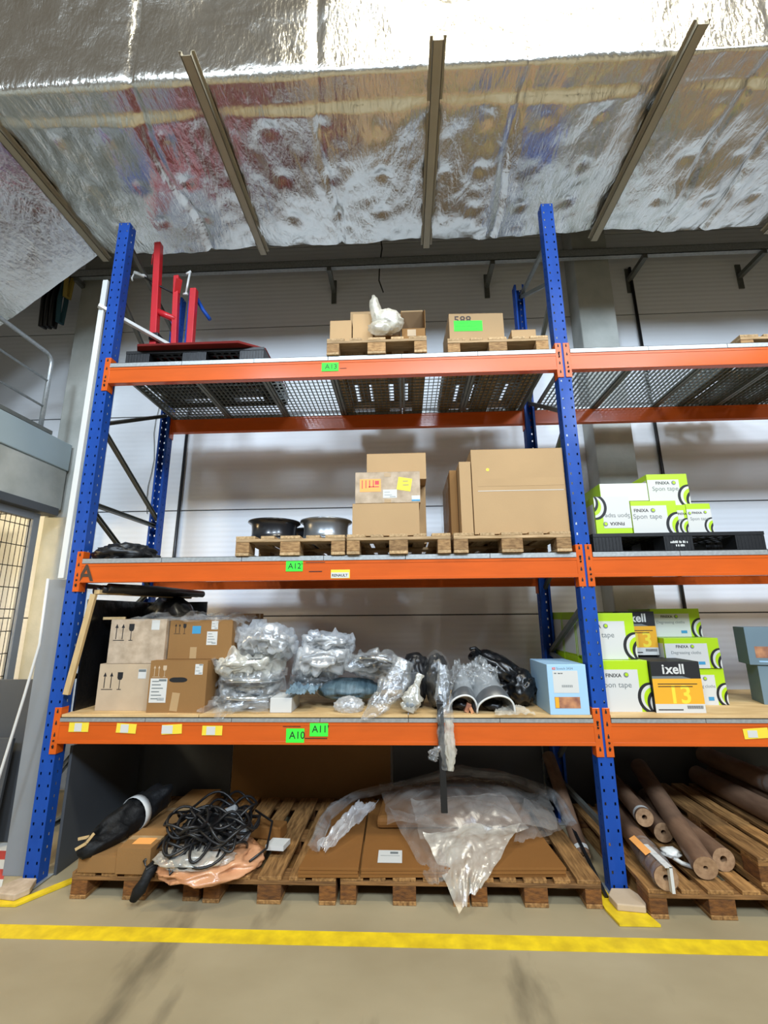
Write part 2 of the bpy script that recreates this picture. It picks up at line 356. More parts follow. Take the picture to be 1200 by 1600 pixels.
# foil covered insulation: flat soffit, folded down on the left, rising in front
def foil_z(x, y): 
    return 5.35-max(0, -.62-x)*.87
def foil_fn(u, v):
    x = -4.2+u*14.2; n1 = 64/104
    if v < .58: t = v/.58; y = .57-t*1.45; z = foil_z(x, y); nrm = Vector((0, 0, -1))
    else:
        t = (v-.58)/.42; y = -.88-t*.10; z = foil_z(x, -.88)+t*2.5; nrm = Vector((0, -1, -.05))
    if x < -.62: nrm = (nrm+Vector((-.6, 0, 0))).normalized()
    p = Vector((x, y, z)); q = Vector((x, y*1.2+z, z*.4))
    qq = Vector((x, y*.5+z*.5, z*.4)); k = noise.noise(q*1.6)*.045+(noise.noise(qq*4.3+Vector((9, 0, 0)))*.022+abs(noise.noise(qq*9))*.018)*(1 if v < .58 else .45)
    ph = ((x+.6) % 1.665)/1.665; k += math.sin(ph*PI)*.05*(1 if v < .5 else .4)
    for sx in (-1.9, .52, 1.85, 3.33, 4.95, 5.35, 6.7):
        dx = x-sx-.03*math.sin(y*5); k -= .035*math.exp(-(dx/.022)**2)
    cx_ = (x*2.4) % 1-.5; cy_ = ((p.y+p.z)*2.6) % 1-.5; k -= .02*math.exp(-(cx_*cx_+cy_*cy_)*50)
    if .5 < v < .66: k *= .6
    return p+nrm*k
b = MB(); b.keep = True; b.grid(520, 104, foil_fn); struct(b.build('ceiling', M['foil']))
# beige steel channels under the foil
for i in range(5):
    x = -.62+1.665*i; m_ = MB(); y0, y1 = -1.06, .64
    m_.box(x-.035, x+.035, y0, y1, 5.285, 5.289); m_.box(x-.035, x-.031, y0, y1, 5.285, 5.33); m_.box(x+.031, x+.035, y0, y1, 5.285, 5.33)
    m_.box(x-.055, x-.031, y0, y1, 5.326, 5.33); m_.box(x+.031, x+.055, y0, y1, 5.326, 5.33)
    struct(m_.build('trim_%d' % (i+1), M['stud']))
# concrete columns
for nm, x0, x1 in (('concrete_column', 4.46, 4.86), ('concrete_column', -1.42, -1.02)):
    m_ = MB(); m_.box(x0, x1, 1.33, 1.6, 0, 6.7); struct(m_.build(nm, M['concrete'], bevel=.012))
# loft edge on the left: pale steel band, concrete beam, flange
b = MB(); b.box(-1.35, -1.2, -5, 1.3, 3.22, 3.52); struct(b.build('loft_edge_band', M['slab'], bevel=.01))
b = MB(); b.box(-1.5, -1.215, -5, 1.3, 2.78, 3.22); struct(b.build('loft_concrete_beam', M['concrete'], bevel=.015))
b = MB(); b.box(-6, -1.36, -5, 1.58, 3.2, 3.5); struct(b.build('loft_floor', M['concrete']))
b = MB(); b.box(-1.42, -1.16, -5, 1.2, 2.70, 2.78); struct(b.build('loft_steel_flange', M['darkgrey'], bevel=.005))

# loft railing
t = thing('loft_railing', 'round steel tube railing along the loft edge at left', 'railing', (-1.27, .9, 3.52))
def rr_(z, y1=.93): return [(-1.27, -4.5, z), (-1.27, y1, z)]
b = MB(); pts = [(-1.27, -4.5, 4.38), (-1.27, .82, 4.38)]+[(-1.27, .82+.1*math.sin(a), 4.28+.1*math.cos(a)) for a in [R(15*k) for k in range(1, 7)]]+[(-1.27, .92, 3.53)]
b.tube(pts, .022, 10); b.build('top_rail', M['galv'], t)
for z in (3.8, 4.09): MB().tube([(-1.27, -4.5, z), (-1.27, .92, z)], .012, 8).build('mid_rail', M['galv'], t)
MB().tube([(-1.27, -1.2, 3.53), (-1.27, -1.2, 4.37)], .02, 8).build('post', M['galv'], t)
MB().box(-1.31, -1.2, -4.5, 1.0, 3.521, 3.56).build('base_channel', M['galvdark'], t)

# wire mesh partition under the loft, pale boards behind it
t = thing('mesh_partition', 'steel wire mesh partition in a grey frame under the loft', 'partition', (-1.26, 0, 0))
b = MB(); b.box(-1.29, -1.23, .98, 1.06, 0, 2.69); b.box(-1.29, -1.23, -3.5, .98, 2.62, 2.69); b.box(-1.29, -1.23, -3.5, .98, .0, .06); b.box(-1.285, -1.235, .32, .37, .06, 2.62); b.build('frame', M['midgrey'], t, bevel=.004)
b = MB()
y = -1.5
while y < .98: b.tube([(-1.26, y, .05), (-1.26, y, 2.63)], .004, 4); y += .055
z = .15
while z < 2.6: b.tube([(-1.264, -1.5, z), (-1.264, .99, z)], .0045, 4); z += .2
b.build('wire_mesh', M['rubber'], t)
for k, (y0, y1, zt, xx) in enumerate(((-.6, .25, 2.55, -1.95), (.25, .75, 2.4, -1.9), (.75, 1.4, 2.6, -1.97))):
    b = MB(); b.box(xx-.04, xx, y0, y1, 0, zt); o = b.build('board', M['beigeboard'])
    props(o, ['tall pale board behind the mesh partition, nearest the viewer', 'narrow pale board behind the mesh partition, between two wider ones', 'tall pale board behind the mesh partition, closest to the back wall'][k], 'board', 'pale boards behind the mesh partition')

# pipes on back wall
def rod(x, x2, z0, z1, label):
    b = MB(); b.tube([(x2, 1.57, z0), (x, 1.57, z1)], .018, 8); o = b.build('wall_pipe', M['rubber']); props(o, label, 'pipe', 'dark vertical pipes on the back wall')
rod(-.06, -.1, 0.01, 4.2, 'dark vertical pipe on the back wall behind the left rack upright')
rod(5.22, 5.28, 0.01, 5.75, 'dark vertical pipe on the back wall right of the concrete column')
# support rail with arms high on the wall
t = thing('wall_support_rail', 'long grey steel rail carried on arms high on the back wall', 'rail', (3, 1.24, 5.6))
b = MB(); b.box(-3, 9.5, 1.2, 1.206, 5.61, 5.71); b.box(-3, 9.5, 1.2, 1.26, 5.61, 5.616); b.box(-3, 9.5, 1.2, 1.26, 5.704, 5.71); b.build('rail', M['galv'], t)
for x in (-1.4, 1.62, 3.5, 5.2, 6.5):
    b = MB(); b.box(x-.025, x+.025, 1.2, 1.6, 5.56, 5.61); b.box(x-.03, x+.03, 1.585, 1.599, 5.42, 5.75); b.build('arm', M['galvdark'], t)
b = MB(); b.tube([(2.2, 1.4, 6.695), (2.2, 1.4, 6.3), (2.23, 1.38, 6.0), (2.2, 1.36, 5.75), (2.19, 1.38, 5.55), (2.24, 1.4, 5.4)], .008, 6); props(b.build('loose_cable', M['rubber']), 'loose dark cable hanging past the wall rail under the foil ceiling', 'cable')
b = MB(); b.tube([(-.45+.02*math.sin(k*1.3), 1.585, 4.4-.16*k) for k in range(11)], .004, 5); props(b.build('thin_wire', M['galvdark']), 'thin grey wire hanging on the back wall behind the left upright', 'wire')

# ============================================================ RACK
def post_part(name, x, yf, sgn, parent):
    """perforated omega post; front skin at yf, body runs to yf+sgn*.09"""
    b = MB(); wd = .1; dp = .09; pitch = .075; nz = int(ZT/pitch)
    xs = [x-wd/2, x-.036, x-.025, x+.025, x+.036, x+wd/2]
    for i in range(nz+1):
        z0 = .012+i*pitch; zc = [z0, z0+.028, z0+.046, min(z0+pitch, ZT)]
        if z0 >= ZT: break
        for k in range(3):
            if zc[k+1] > ZT or zc[k+1] <= zc[k]: zc[k+1] = min(ZT, zc[k+1])
            for j in range(5):
                if k == 1 and j in (1, 3): continue
                v = [b.bm.verts.new(c) for c in ((xs[j], yf, zc[k]), (xs[j+1], yf, zc[k]), (xs[j+1], yf, zc[k+1]), (xs[j], yf, zc[k+1]))]; b.bm.faces.new(v)
            ys = [yf, yf+sgn*.042, yf+sgn*.053, yf+sgn*dp]
            for sx in (-1, 1):
                X = x+sx*wd/2
                for j in range(3):
                    if k == 1 and j == 1: continue
                    v = [b.bm.verts.new(c) for c in ((X, ys[j], zc[k]), (X, ys[j+1], zc[k]), (X, ys[j+1], zc[k+1]), (X, ys[j], zc[k+1]))]; b.bm.faces.new(v)
    for sx in (-1, 1):
        X = x+sx*wd/2; v = [b.bm.verts.new(c) for c in ((X, yf+sgn*dp, .012), (X-sx*.02, yf+sgn*dp, .012), (X-sx*.02, yf+sgn*dp, ZT), (X, yf+sgn*dp, ZT))]; b.bm.faces.new(v)
    bmesh.ops.remove_doubles(b.bm, verts=b.bm.verts, dist=1e-4)
    return b.build(name, M['blue'], parent, solid=.002)
def upright(x, label, braces, foot=True):
    t = thing('rack_upright', label, 'rack upright', (x, 0, 0), 'blue upright frames of the pallet rack')
    post_part('front_post', x, 0, 1, t); post_part('rear_post', x, D_, -1, t)
    for (ya, za, yb, zb) in braces:
        b = MB(); d = .017
        b.bar((x, ya, za), (x, yb, zb), .004, .035); b.bar((x+.015, ya, za+.015), (x+.015, yb, zb+.015), .028, .004); b.bar((x+.015, ya, za-.015), (x+.015, yb, zb-.015), .028, .004)
        b.build('brace', M['galvdark'], t)
    for yy, sg in ((0, -1), (D_, 1)):
        b = MB(); b.box(x-.07, x+.07, min(yy+sg*.05, yy-sg*.12), max(yy+sg*.05, yy-sg*.12), .006, .011); b.build('foot_plate', M['galv'], t)
    return t
br = [(.08, 4.93, 1.0, 4.60), (.08, 3.15, 1.0, 2.6), (.08, 3.2, 1.0, 3.7), (.08, 2.53, 1.0, 2.53), (.08, 2.48, 1.0, 1.95), (.08, 1.9, 1.0, 1.9), (.08, 1.3, 1.0, 1.9), (.08, 1.25, 1.0, 1.25), (.08, .6, 1.0, 1.2), (.08, .3, 1.0, .3), (.08, 4.38, 1.0, 3.8), (.08, 3.75, 1.0, 3.75)]
upright(0, 'blue perforated rack upright frame at the left end, beside the white trunking', br)
br = [(.08, 4.38, 1.0, 4.95), (.08, 4.80, 1.0, 4.95), (.08, 4.33, 1.0, 3.75), (.08, 3.2, 1.0, 3.73), (.08, 3.15, 1.0, 2.6), (.08, 2.5, 1.0, 2.5), (.08, 2.4, 1.0, 1.9), (.08, 1.75, 1.0, 1.34), (.08, 1.22, 1.0, 1.33), (.08, 1.2, 1.0, .5), (.08, .3, 1.0, .3)]
upright(L_, 'blue perforated rack upright frame in the middle, between the two bays', br)
upright(2*L_, 'blue perforated rack upright frame at the far right end of the right bay', br)
# yellow floor plates and pads under front feet
for x, lab, rz in ((0, 'yellow angled plate on the floor under the left upright', .0), (L_, 'yellow plate on the floor under the middle upright', .1)):
    t = thing('floor_protector', lab, 'floor plate', (x, -.1, 0), 'yellow plates under the upright feet')
    b = MB()
    if x == 0: b.prism([(-.11, -.22), (.1, -.22), (.28, .05), (.23, .07), (.085, -.14), (-.09, -.14)], .002, .014)
    else: b.prism([(x-.13, -.28), (x+.09, -.28), (x+.06, -.15), (x-.07, -.15), (x-.07, .05), (x-.15, .05), (x-.15, -.15)], .002, .014)
    b.build('yellow_plate', M['yellowpaint'], t)
    b = MB(); b.prism([(x-.09, -.17), (x+.06, -.19), (x+.1, -.12), (x+.055, -.012), (x-.055, -.012), (x-.1, -.08)], .014, .05); b.build('pad', M['cardL'] if x else M['cardG'], t, bevel=.006)

def scribble(parent, m, x0, x1, z0, h, y, seed=0):
    """one line of writing too blurred to read: a row of short uneven strokes"""
    rn = random.Random(seed); b = MB(); x = x0
    while x < x1:
        w_ = h*rn.uniform(.25, .55); hh = h*rn.uniform(.6, 1)
        b.box(x, min(x+w_, x1), y-.0006, y, z0, z0+hh); x += w_+h*rn.choice((.12, .15, .5))
    return b.build('writing', m, parent)
def sticker(parent, m, x0, x1, z0, z1, y, txt=None, tm=None, size=.05, tx=None, tz=None, inset=None, roll=0, bold=0):
    s = patch(parent, 'sticker', m, x0, x1, z0, z1, y, roll=roll)
    if inset: patch(s, 'paper_label', M['white'], *inset, y-.0014)
    if txt: text(txt, size, tx if tx is not None else x0+.012, y-.0028, tz if tz is not None else z0+.02, s, tm or M['ink'], bold=bold)
    return s
ZB = {'A10': .8334, 'A12': 1.916, 'A13': 3.5176}
def beam(x0, zb, front, label, fill=None):
    yf = -.004 if front else D_-.05+.004
    t = thing('rack_beam', label, 'rack beam', ((x0*2+L_)/2, yf, zb), 'orange beams of the pallet rack')
    b = MB(); b.box(x0+.053, x0+L_-.053, yf, yf+.05, zb, zb+.14); b.box(x0+.053, x0+L_-.053, yf-.0025, yf, zb, zb+.022); b.box(x0+.053, x0+L_-.053, yf-.0025, yf, zb+.118, zb+.14)
    b.build('beam', M['orange'], t, bevel=.003)
    for s in (0, 1):
        px = x0+L_*s; sg = 1 if s == 0 else -1
        xa, xb = sorted((px+sg*.008, px+sg*.053)); z0, z1 = zb-.065, zb+.23
        ff = -.007 if front else D_+.001
        b = MB(); b.box(xa, xb, ff, ff+.005, z0, z1)
        xc, xd = sorted((px+sg*.0505, px+sg*.056)); b.box(xc, xd, ff if front else D_-.07, ff+.07 if front else ff+.005, z0, z1)
        c = b.build('end_connector', M['orange'], t, bevel=.0015)
        b = MB()
        for k in range(4):
            zc = z0+.035+k*.075; xm = (xa+xb)/2
            if front:
                b.box(xm-.006, xm+.006, ff-.0012, ff, zc, zc+.016); b.box(xm-.003, xm+.003, ff-.0012, ff, zc+.016, zc+.026)
        if front:
            b.build('slots', M['hole'], c)
            b = MB(); b.lathe([(.0, -.006), (.007, -.006), (.007, 0)], ((xa+xb)/2, ff, z0+(.05 if s == 0 else .21)), 'y', 12); b.lathe([(.0, -.006), (.006, -.006), (.006, 0)], ((xa+xb)/2, ff, z0+(.085 if s == 0 else .175)), 'y', 12); b.build('bolt', M['bolt'], c)
    if fill: fill(t, yf-.0025)
    return t
def f13(t, y):
    sticker(t, M['lgreen'], 1.80, 1.935, 3.564, 3.639, y, 'A13', size=.06, tx=1.825, tz=3.583)
    b = MB(); b.box(1.945, 2.0, y-.0008, y, 3.585, 3.588); b.build('pen_mark', M['ink'], t)
def f12(t, y):
    sticker(t, M['lgreen'], 1.577, 1.7, 1.98, 2.054, y, "A12'", size=.058, tx=1.592, tz=1.999)
    for (a, c_, z) in ((1.72, 1.86, 2.04), (1.745, 1.84, 1.975)):
        b = MB(); b.box(a, c_, y-.0008, y, z, z+.005); b.build('pen_mark', M['ink'], t)
    s = sticker(t, M['yellowp'], 1.904, 2.041, 1.926, 1.988, y, inset=(1.906, 2.034, 1.929, 1.968)); text('RENAULT', .026, 1.912, y-.0031, 1.939, s, M['ink'], bold=.02)
    text('A', .17, .038, y-.0004, 1.928, t, M['inkbr'], bold=.02)
def f10(t, y):
    for k, (a, z) in enumerate(((.125, .909), (.458, .902), (.774, .897), (1.052, .89))):
        w_ = .138; ins = [(.04, .09), (.03, .085), (.0, .075), (.03, .09)][k]; sticker(t, M['yellowp'], a, a+w_, z, z+.06, y, inset=(a+ins[0], a+ins[1], z+.003, z+.055), roll=[0, .05, -.05, 0][k])
    sticker(t, M['lgreen'], 1.624, 1.746, .847, .934, y, 'A10', size=.064, tx=1.645, tz=.872)
    sticker(t, M['lgreen'], 1.782, 1.905, .886, .968, y, "A11'", size=.062, tx=1.797, tz=.911)
    b = MB(); b.box(1.6, 1.72, y-.0008, y, .945, .948); b.box(1.75, 1.9, y-.0008, y, .872, .876); b.build('pen_mark', M['ink'], t)
def f10r(t, y):
    sticker(t, M['yellowp'], 4.58, 4.735, .882, .943, y, inset=(4.605, 4.665, .888, .93), roll=-.06)
beam(0, ZB['A13'], True, 'top front orange beam of the left bay with green A13 sticker', f13)
beam(0, ZB['A12'], True, 'middle front orange beam of the left bay marked A and A12', f12)
beam(0, ZB['A10'], True, 'lowest front orange beam of the left bay with A10 and A11 stickers', f10)
beam(L_, ZB['A13'], True, 'top front orange beam of the right bay')
beam(L_, ZB['A12'], True, 'middle front orange beam of the right bay under the black plastic pallet')
beam(L_, ZB['A10'], True, 'lowest front orange beam of the right bay with one yellow sticker', f10r)
for lv, nm in (('A13', 'top'), ('A12', 'middle'), ('A10', 'lowest')):
    beam(0, ZB[lv], False, nm+' rear orange beam of the left bay, behind the shelf'); beam(L_, ZB[lv], False, nm+' rear orange beam of the right bay, behind the shelf')

# grating deck panels
def deck_panel(x0, x1, z, full, label, group):
    t = thing('mesh_deck_panel' if full else 'steel_deck_panel', label, 'shelf panel', ((x0+x1)/2, .5, z), group)
    b = MB(); h = .036 if full else .027
    b.box(x0+.002, x1-.002, -.012, .004, z, z+h); b.box(x0+.002, x1-.002, -.012, .03, z+h-.003, z+h); b.build('edge_lip', M['galv'], t); b = MB(); b.box(x0+.002, x1-.002, D_-.02, D_-.016, z, z+h); b.build('edge_lip', M['galv'], t)
    b = MB()
    if full:
        for xx in (x0+.004, x1-.026): b.box(xx, xx+.022, .004, D_-.02, z+.003, z+.033)
        n_ = int((x1-x0-.06)/.04)
        for k in range(n_+1):
            xx = x0+.034+k*(x1-x0-.068)/n_; b.box(xx-.002, xx+.002, .004, D_-.02, z+.012, z+.033)
        for k in range(18): yy = .04+k*.057; b.box(x0+.02, x1-.02, yy-.002, yy+.002, z+.020, z+.030)
    else: b.box(x0+.004, x1-.004, .004, D_-.02, z+.02, z+h)
    b.build('grating' if full else 'tray', M['grate'], t)
    return t
jn = [.056, .655, 1.25, 1.85, 2.44, 3.04, 3.644]
for lv, full in (('A13', True), ('A12', True), ('A10', False)):
    for bay in (0, 1):
        src = None
        for k in range(6):
            z = ZB[lv]+.1405; x0 = jn[k]+bay*L_; x1 = jn[k+1]+bay*L_
            pos = ['first', 'second', 'third', 'fourth', 'fifth', 'sixth'][k]
            lab = '%s galvanised %s panel from the left on the %s shelf of the %s bay' % (pos, 'grating' if full else 'tray', {'A13': 'top', 'A12': 'middle', 'A10': 'lowest'}[lv], ['left', 'right'][bay])
            deck_panel(x0, x1, z, full, lab, 'shelf panels of the rack')
Z10 = 1.019
for bay, js in ((0, [.058, 1.02, 2.44, 3.642]), (1, [3.758, 5.5, 7.34])):
    for k in range(len(js)-1):
        b = MB(); b.box(js[k]+.002, js[k+1]-.002, -.004, 1.04, 1.0012, Z10)
        props(b.build('shelf_board', M['board'], bevel=.001), ['left', 'right'][bay]+' bay lowest shelf wooden board, '+['left one', 'middle one', 'right one'][k if bay == 0 else (0, 2)[k]], 'shelf board', 'wooden boards on the lowest shelf')

# ============================================================ PALLETS
def make_pallet(name, label, loc, group, shaded=False):
    t = thing(name, label, 'pallet', loc, group); x, y, z = loc; m = M['woodF'] if shaded else M['wood']; mx = M['woodFx'] if shaded else M['woodx']; mb = M['blockF'] if shaded else M['block']  # True picks the pallet set with floor-level shade in its colours
    for a, w_ in ((0, .143), (.1835, .1), (.328, .144), (.5165, .1), (.657, .143)):
        b = MB(); b.box(x+a, x+a+w_, y, y+1.2, z+.122, z+.144); b.build('top_board', m, t, bevel=.003)
    for a in (0, .528, 1.055):
        b = MB(); b.box(x, x+.8, y+a, y+a+.145, z+.1, z+.122); b.build('cross_board', mx, t, bevel=.003)
    for a in (0, .3275, .655):
        for c in (0, .528, 1.055):
            b = MB(); w_ = .145 if a == .3275 else .1; xx = x+a+(.045 if a == .655 else 0); b.box(xx, xx+w_, y+c+.002, y+c+.143, z+.022, z+.1); b.build('block', mb, t, bevel=.004)
    for a, w_ in ((0, .1), (.3275, .145), (.7, .1)):
        b = MB(); b.box(x+a, x+a+w_, y, y+1.2, z, z+.022); b.build('bottom_board', m, t, bevel=.003)
    return t
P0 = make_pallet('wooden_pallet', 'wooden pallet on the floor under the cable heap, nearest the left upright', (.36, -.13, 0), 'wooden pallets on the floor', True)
P1 = make_pallet('wooden_pallet', 'wooden pallet on the middle shelf carrying the two wheels', (1.205, -.03, ZB['A12']+.177), 'wooden pallets on the middle shelf')
def pal(x, y, z, label, group, sx=1, rz=0):
    o = dup(P0 if z < 1 else P1, (x, y, z), label, rz, (sx, 1, 1)); o['group'] = group; return o
G = 'wooden pallets on the floor'
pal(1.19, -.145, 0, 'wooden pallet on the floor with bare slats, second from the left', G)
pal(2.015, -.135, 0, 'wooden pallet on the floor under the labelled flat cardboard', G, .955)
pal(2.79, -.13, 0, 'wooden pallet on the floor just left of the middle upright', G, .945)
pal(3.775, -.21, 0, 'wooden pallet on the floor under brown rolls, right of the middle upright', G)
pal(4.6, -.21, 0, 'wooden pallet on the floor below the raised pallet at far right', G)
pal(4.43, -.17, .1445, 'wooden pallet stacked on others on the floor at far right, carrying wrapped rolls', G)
G = 'wooden pallets on the middle shelf'; Z12 = ZB['A12']+.1405+.0365; Z13 = ZB['A13']+.1405+.0365
pal(2.02, -.04, Z12, 'wooden pallet on the middle shelf under three stacked cartons', G, .93)
pal(2.785, -.04, Z12, 'dark wooden pallet on the middle shelf under the biggest carton', G, 1.03)
G = 'wooden pallets on the top shelf'
pal(1.84, -.03, Z13, 'wooden pallet on the top shelf under small boxes and a white bag', G)
pal(2.81, .02, Z13, 'wooden pallet on the top shelf under the box with green note', G, 1.0)
pal(5.15, .1, Z13, 'wooden pallet turned askew on the top shelf of the right bay', G, 1, .0)

def plastic_pallet(x, y, z, w_, d, h, label, txt=None):
    t = thing('plastic_pallet', label, 'pallet', (x, y, z), 'black plastic pallets')
    b = MB(); n_ = 18
    b.box(x, x+w_, y, y+.03, z+h-.025, z+h); b.box(x, x+w_, y+d-.03, y+d, z+h-.025, z+h); b.box(x, x+.03, y+.03, y+d-.03, z+h-.025, z+h); b.box(x+w_-.03, x+w_, y+.03, y+d-.03, z+h-.025, z+h)
    for k in range(n_): xx = x+.05+k*(w_-.12)/(n_-1); b.box(xx, xx+.02, y+.03, y+d-.03, z+h-.02, z+h-.001)
    for k in range(10): yy = y+.06+k*(d-.14)/9; b.box(x+.03, x+w_-.03, yy, yy+.02, z+h-.022, z+h-.003)
    b.build('deck', M['blackp'], t)
    for k, a in enumerate((0, (w_-.2)/2, w_-.2)):
        for c in (0, (d-.15)/2, d-.15):
            b = MB(); b.box(x+a, x+a+.2, y+c+.003, y+c+.147, z+.0, z+h-.026)
            for q in range(8): b.box(x+a+.012+q*.024, x+a+.018+q*.024, y+c, y+c+.15, z, z+h-.026)
            o = b.build('foot_block', M['blackp'], t, bevel=.002)
            if txt and k == 1 and c == 0: scribble(o, M['whiteP'], x+a+.04, x+a+.16, z+.058, .018, y, 4); scribble(o, M['whiteP'], x+a+.075, x+a+.135, z+.034, .016, y, 5)
    for c in (0, d-.1):
        b = MB(); b.box(x, x+w_, y+c, y+c+.1, z, z+.008); b.build('runner', M['blackp'], t)
    return t
plastic_pallet(.15, .03, Z13, 1.16, .8, .13, 'black plastic pallet on the top shelf under the red steel stand')
plastic_pallet(3.79, .03, Z12, 1.19, .8, .135, 'black plastic pallet on the middle right shelf under lime boxes', True)

# ============================================================ CARTONS
def arrows(parent, x, z, y, s, m, solid=True):
    b = MB()
    for dx in (0, .42*s):
        b.poly([(x+dx, z), (x+dx+.05*s, z), (x+dx+.05*s, z+.7*s), (x+dx+.13*s, z+.7*s), (x+dx+.025*s, z+.95*s), (x+dx-.08*s, z+.7*s), (x+dx, z+.7*s)], y-.001, .001)
    b.poly([(x-.14*s, z-.09*s), (x+.58*s, z-.09*s), (x+.58*s, z-.05*s), (x-.14*s, z-.05*s)], y-.001, .001)
    g = x+1.0*s
    b.poly([(g-.17*s, z+.95*s), (g-.17*s, z+.62*s), (g-.1*s, z+.5*s), (g+.1*s, z+.5*s), (g+.17*s, z+.62*s), (g+.17*s, z+.95*s)], y-.001, .001)
    b.poly([(g-.02*s, z+.5*s), (g-.02*s, z-.05*s), (g+.02*s, z-.05*s), (g+.02*s, z+.5*s)], y-.001, .001)
    b.poly([(g-.13*s, z-.09*s), (g+.13*s, z-.09*s), (g+.13*s, z-.05*s), (g-.13*s, z-.05*s)], y-.001, .001)
    return b.build('handling_symbols', m, parent)
def doc_label(parent, x0, x1, z0, z1, y, rows=4, dark=False, roll=0, m=None):
    s = patch(parent, 'paper_label', m or M['white'], x0, x1, z0, z1, y, roll=roll); b = MB(); w_ = x1-x0; h = z1-z0
    for k in range(rows): zz_ = z1-h*(k+1)/(rows+1); b.box(x0+w_*.1, x0+w_*(.5+.35*((k*37) % 5)/5), y-.0018, y-.0012, zz_, zz_+h*.04)
    if dark: b.box(x0+w_*.5, x1-w_*.05, y-.0018, y-.0012, z1-h*.12, z1-h*.03)
    for k in range(9): b.box(x0+w_*(.5+.045*k), x0+w_*(.5+.045*k+.02), y-.0018, y-.0012, z0+h*.08, z0+h*.2)
    b.build('print', M['printg'], s); return s
def carton(label, x0, x1, y0, y1, z0, z1, m=None, deco=None, group=None, rz=0, rx=0, name='cardboard_box', tape=True, vtape=False, open_=False):
    m = m or M['card']; t = thing(name, label, 'box', ((x0+x1)/2, (y0+y1)/2, z0), group)
    b = MB(); b.box(x0, x1, y0, y1, z0, z1-.003)
    for (a, c) in ((y0, (y0+y1)/2-.001), ((y0+y1)/2+.001, y1)): b.box(x0, x1, a, c, z1-.003, z1)
    o = b.build('carton', m, t, bevel=.003)
    if tape:
        ym = (y0+y1)/2; b = MB(); b.box(x0-.0008, x1+.0008, ym-.025, ym+.025, z1, z1+.0008)
        for X in (x0-.0008, x1): b.box(X, X+.0008, ym-.025, ym+.025, z1-.06, z1)
        b.build('packing_tape', M['tape'], t)
    if deco: deco(t, y0)
    if rz or rx: t.rotation_euler = (rx, 0, rz)
    return t
G = 'cartons stacked at the left of the lowest shelf'
def d1(t, y): arrows(t, .25, 1.17, y, .115, M['ink']); s = patch(t, 'paper_label', M['white'], .498, .556, 1.235, 1.3, y); patch(s, 'print', M['printg'], .5, .553, 1.282, 1.298, y-.0014)
carton('pale cardboard box with black arrows and glass symbol, lower left of four', .205, .612, .12, .55, Z10, 1.337, M['cardL'], d1, G)
def d2(t, y):
    arrows(t, .652, 1.26, y, .075, M['cardL']); doc_label(t, .632, .752, 1.085, 1.245, y, 6, True); doc_label(t, .945, 1.0, 1.27, 1.34, y, 2, True)
    b = MB(); b.poly([(.83+.045*math.cos(a)+(.02 if math.cos(a) > 0 else -.02), 1.235+.017*math.sin(a)) for a in [2*PI*k/20 for k in range(20)]], y-.001, .001); b.build('handle_hole', M['hole'], t)
    patch(t, 'packing_tape', M['tape'], .79, .845, 1.03, 1.15, y, roll=.1)
carton('brown cardboard box with oval hand hole and white label, lower right of four', .62, 1.032, .05, .5, Z10, 1.364, M['cardD'], d2, G)
def d3(t, y): arrows(t, .295, 1.51, y, .115, M['ink']); s = patch(t, 'paper_label', M['white'], .56, .62, 1.575, 1.645, y)
carton('grey worn cardboard box with black arrows and glass symbol, upper left of four', .25, .672, .12, .5, 1.339, 1.652, M['cardG'], d3, G)
def d4(t, y):
    arrows(t, .735, 1.55, y, .07, M['ink']); doc_label(t, .98, 1.06, 1.465, 1.56, y, 4); doc_label(t, 1.01, 1.06, 1.575, 1.635, y, 2)
    patch(t, 'blue_tape', M['bluet'], .865, .93, 1.545, 1.60, y); patch(t, 'packing_tape', M['tape'], .86, .91, 1.37, 1.45, y)
carton('brown cardboard box with blue tape and two labels, upper right of four', .69, 1.17, .14, .5, 1.366, 1.642, M['cardD'], d4, G, rz=-.04)
carton('plain brown box standing at the back behind the bagged parts, its top corner showing', .88, 1.12, .78, 1.0, Z10, 1.69, M['cardD'])
# crumpled film over the upper boxes
def sheet(label, name, corners, amp, seed, m, nu=60, nv=40, bow=0, freq=5, ruff=0, parent=None, cat='plastic sheet', group=None, extra=None):
    a, b_, c, d = [Vector(p) for p in corners]; bb = MB()
    def fn(u, v):
        uu = u+.05*noise.noise(Vector((v*4, seed, 0))); vv = v+.06*noise.noise(Vector((u*5, seed+7, 0)))
        p = (a*(1-uu)+b_*uu)*(1-vv)+(d*(1-uu)+c*uu)*vv
        q = Vector((u*freq+seed*3.1, v*freq*.8, seed)); k = abs(noise.noise(q))*2-.4+.5*abs(noise.noise(q*2.3))+.25*noise.noise(q*5)
        p += Vector((.3*noise.noise(q*1.7), .3*noise.noise(q*1.9+Vector((5, 5, 5))), 1))*amp*k
        p.z += bow*math.sin(PI*u)*math.sin(PI*v)
        if extra: p = extra(u, v, p)
        return p
    bb.grid(nu, nv, fn); o = bb.build(name, m, parent)
    if parent is None: props(o, label, cat, group)
    return o
sheet('crumpled clear plastic film lying on top of the left upper box', 'plastic_film', [(.42, .05, 1.655), (.9, .1, 1.66), (.95, .5, 1.67), (.45, .5, 1.665)], .05, 1, M['filmthin'], freq=2.6)
sheet('crumpled clear plastic film draped over the right upper box', 'plastic_film', [(.76, .10, 1.66), (1.22, .10, 1.62), (1.25, .5, 1.66), (.85, .5, 1.67)], .05, 4, M['filmthin'], freq=2.6)
sheet('clear plastic film hanging down past the right edge of the upper brown box', 'plastic_film', [(1.17, .1, 1.66), (1.22, .12, 1.4), (1.27, .45, 1.42), (1.2, .5, 1.66)], .02, 5, M['filmthin'], 30, 20, freq=2.6)
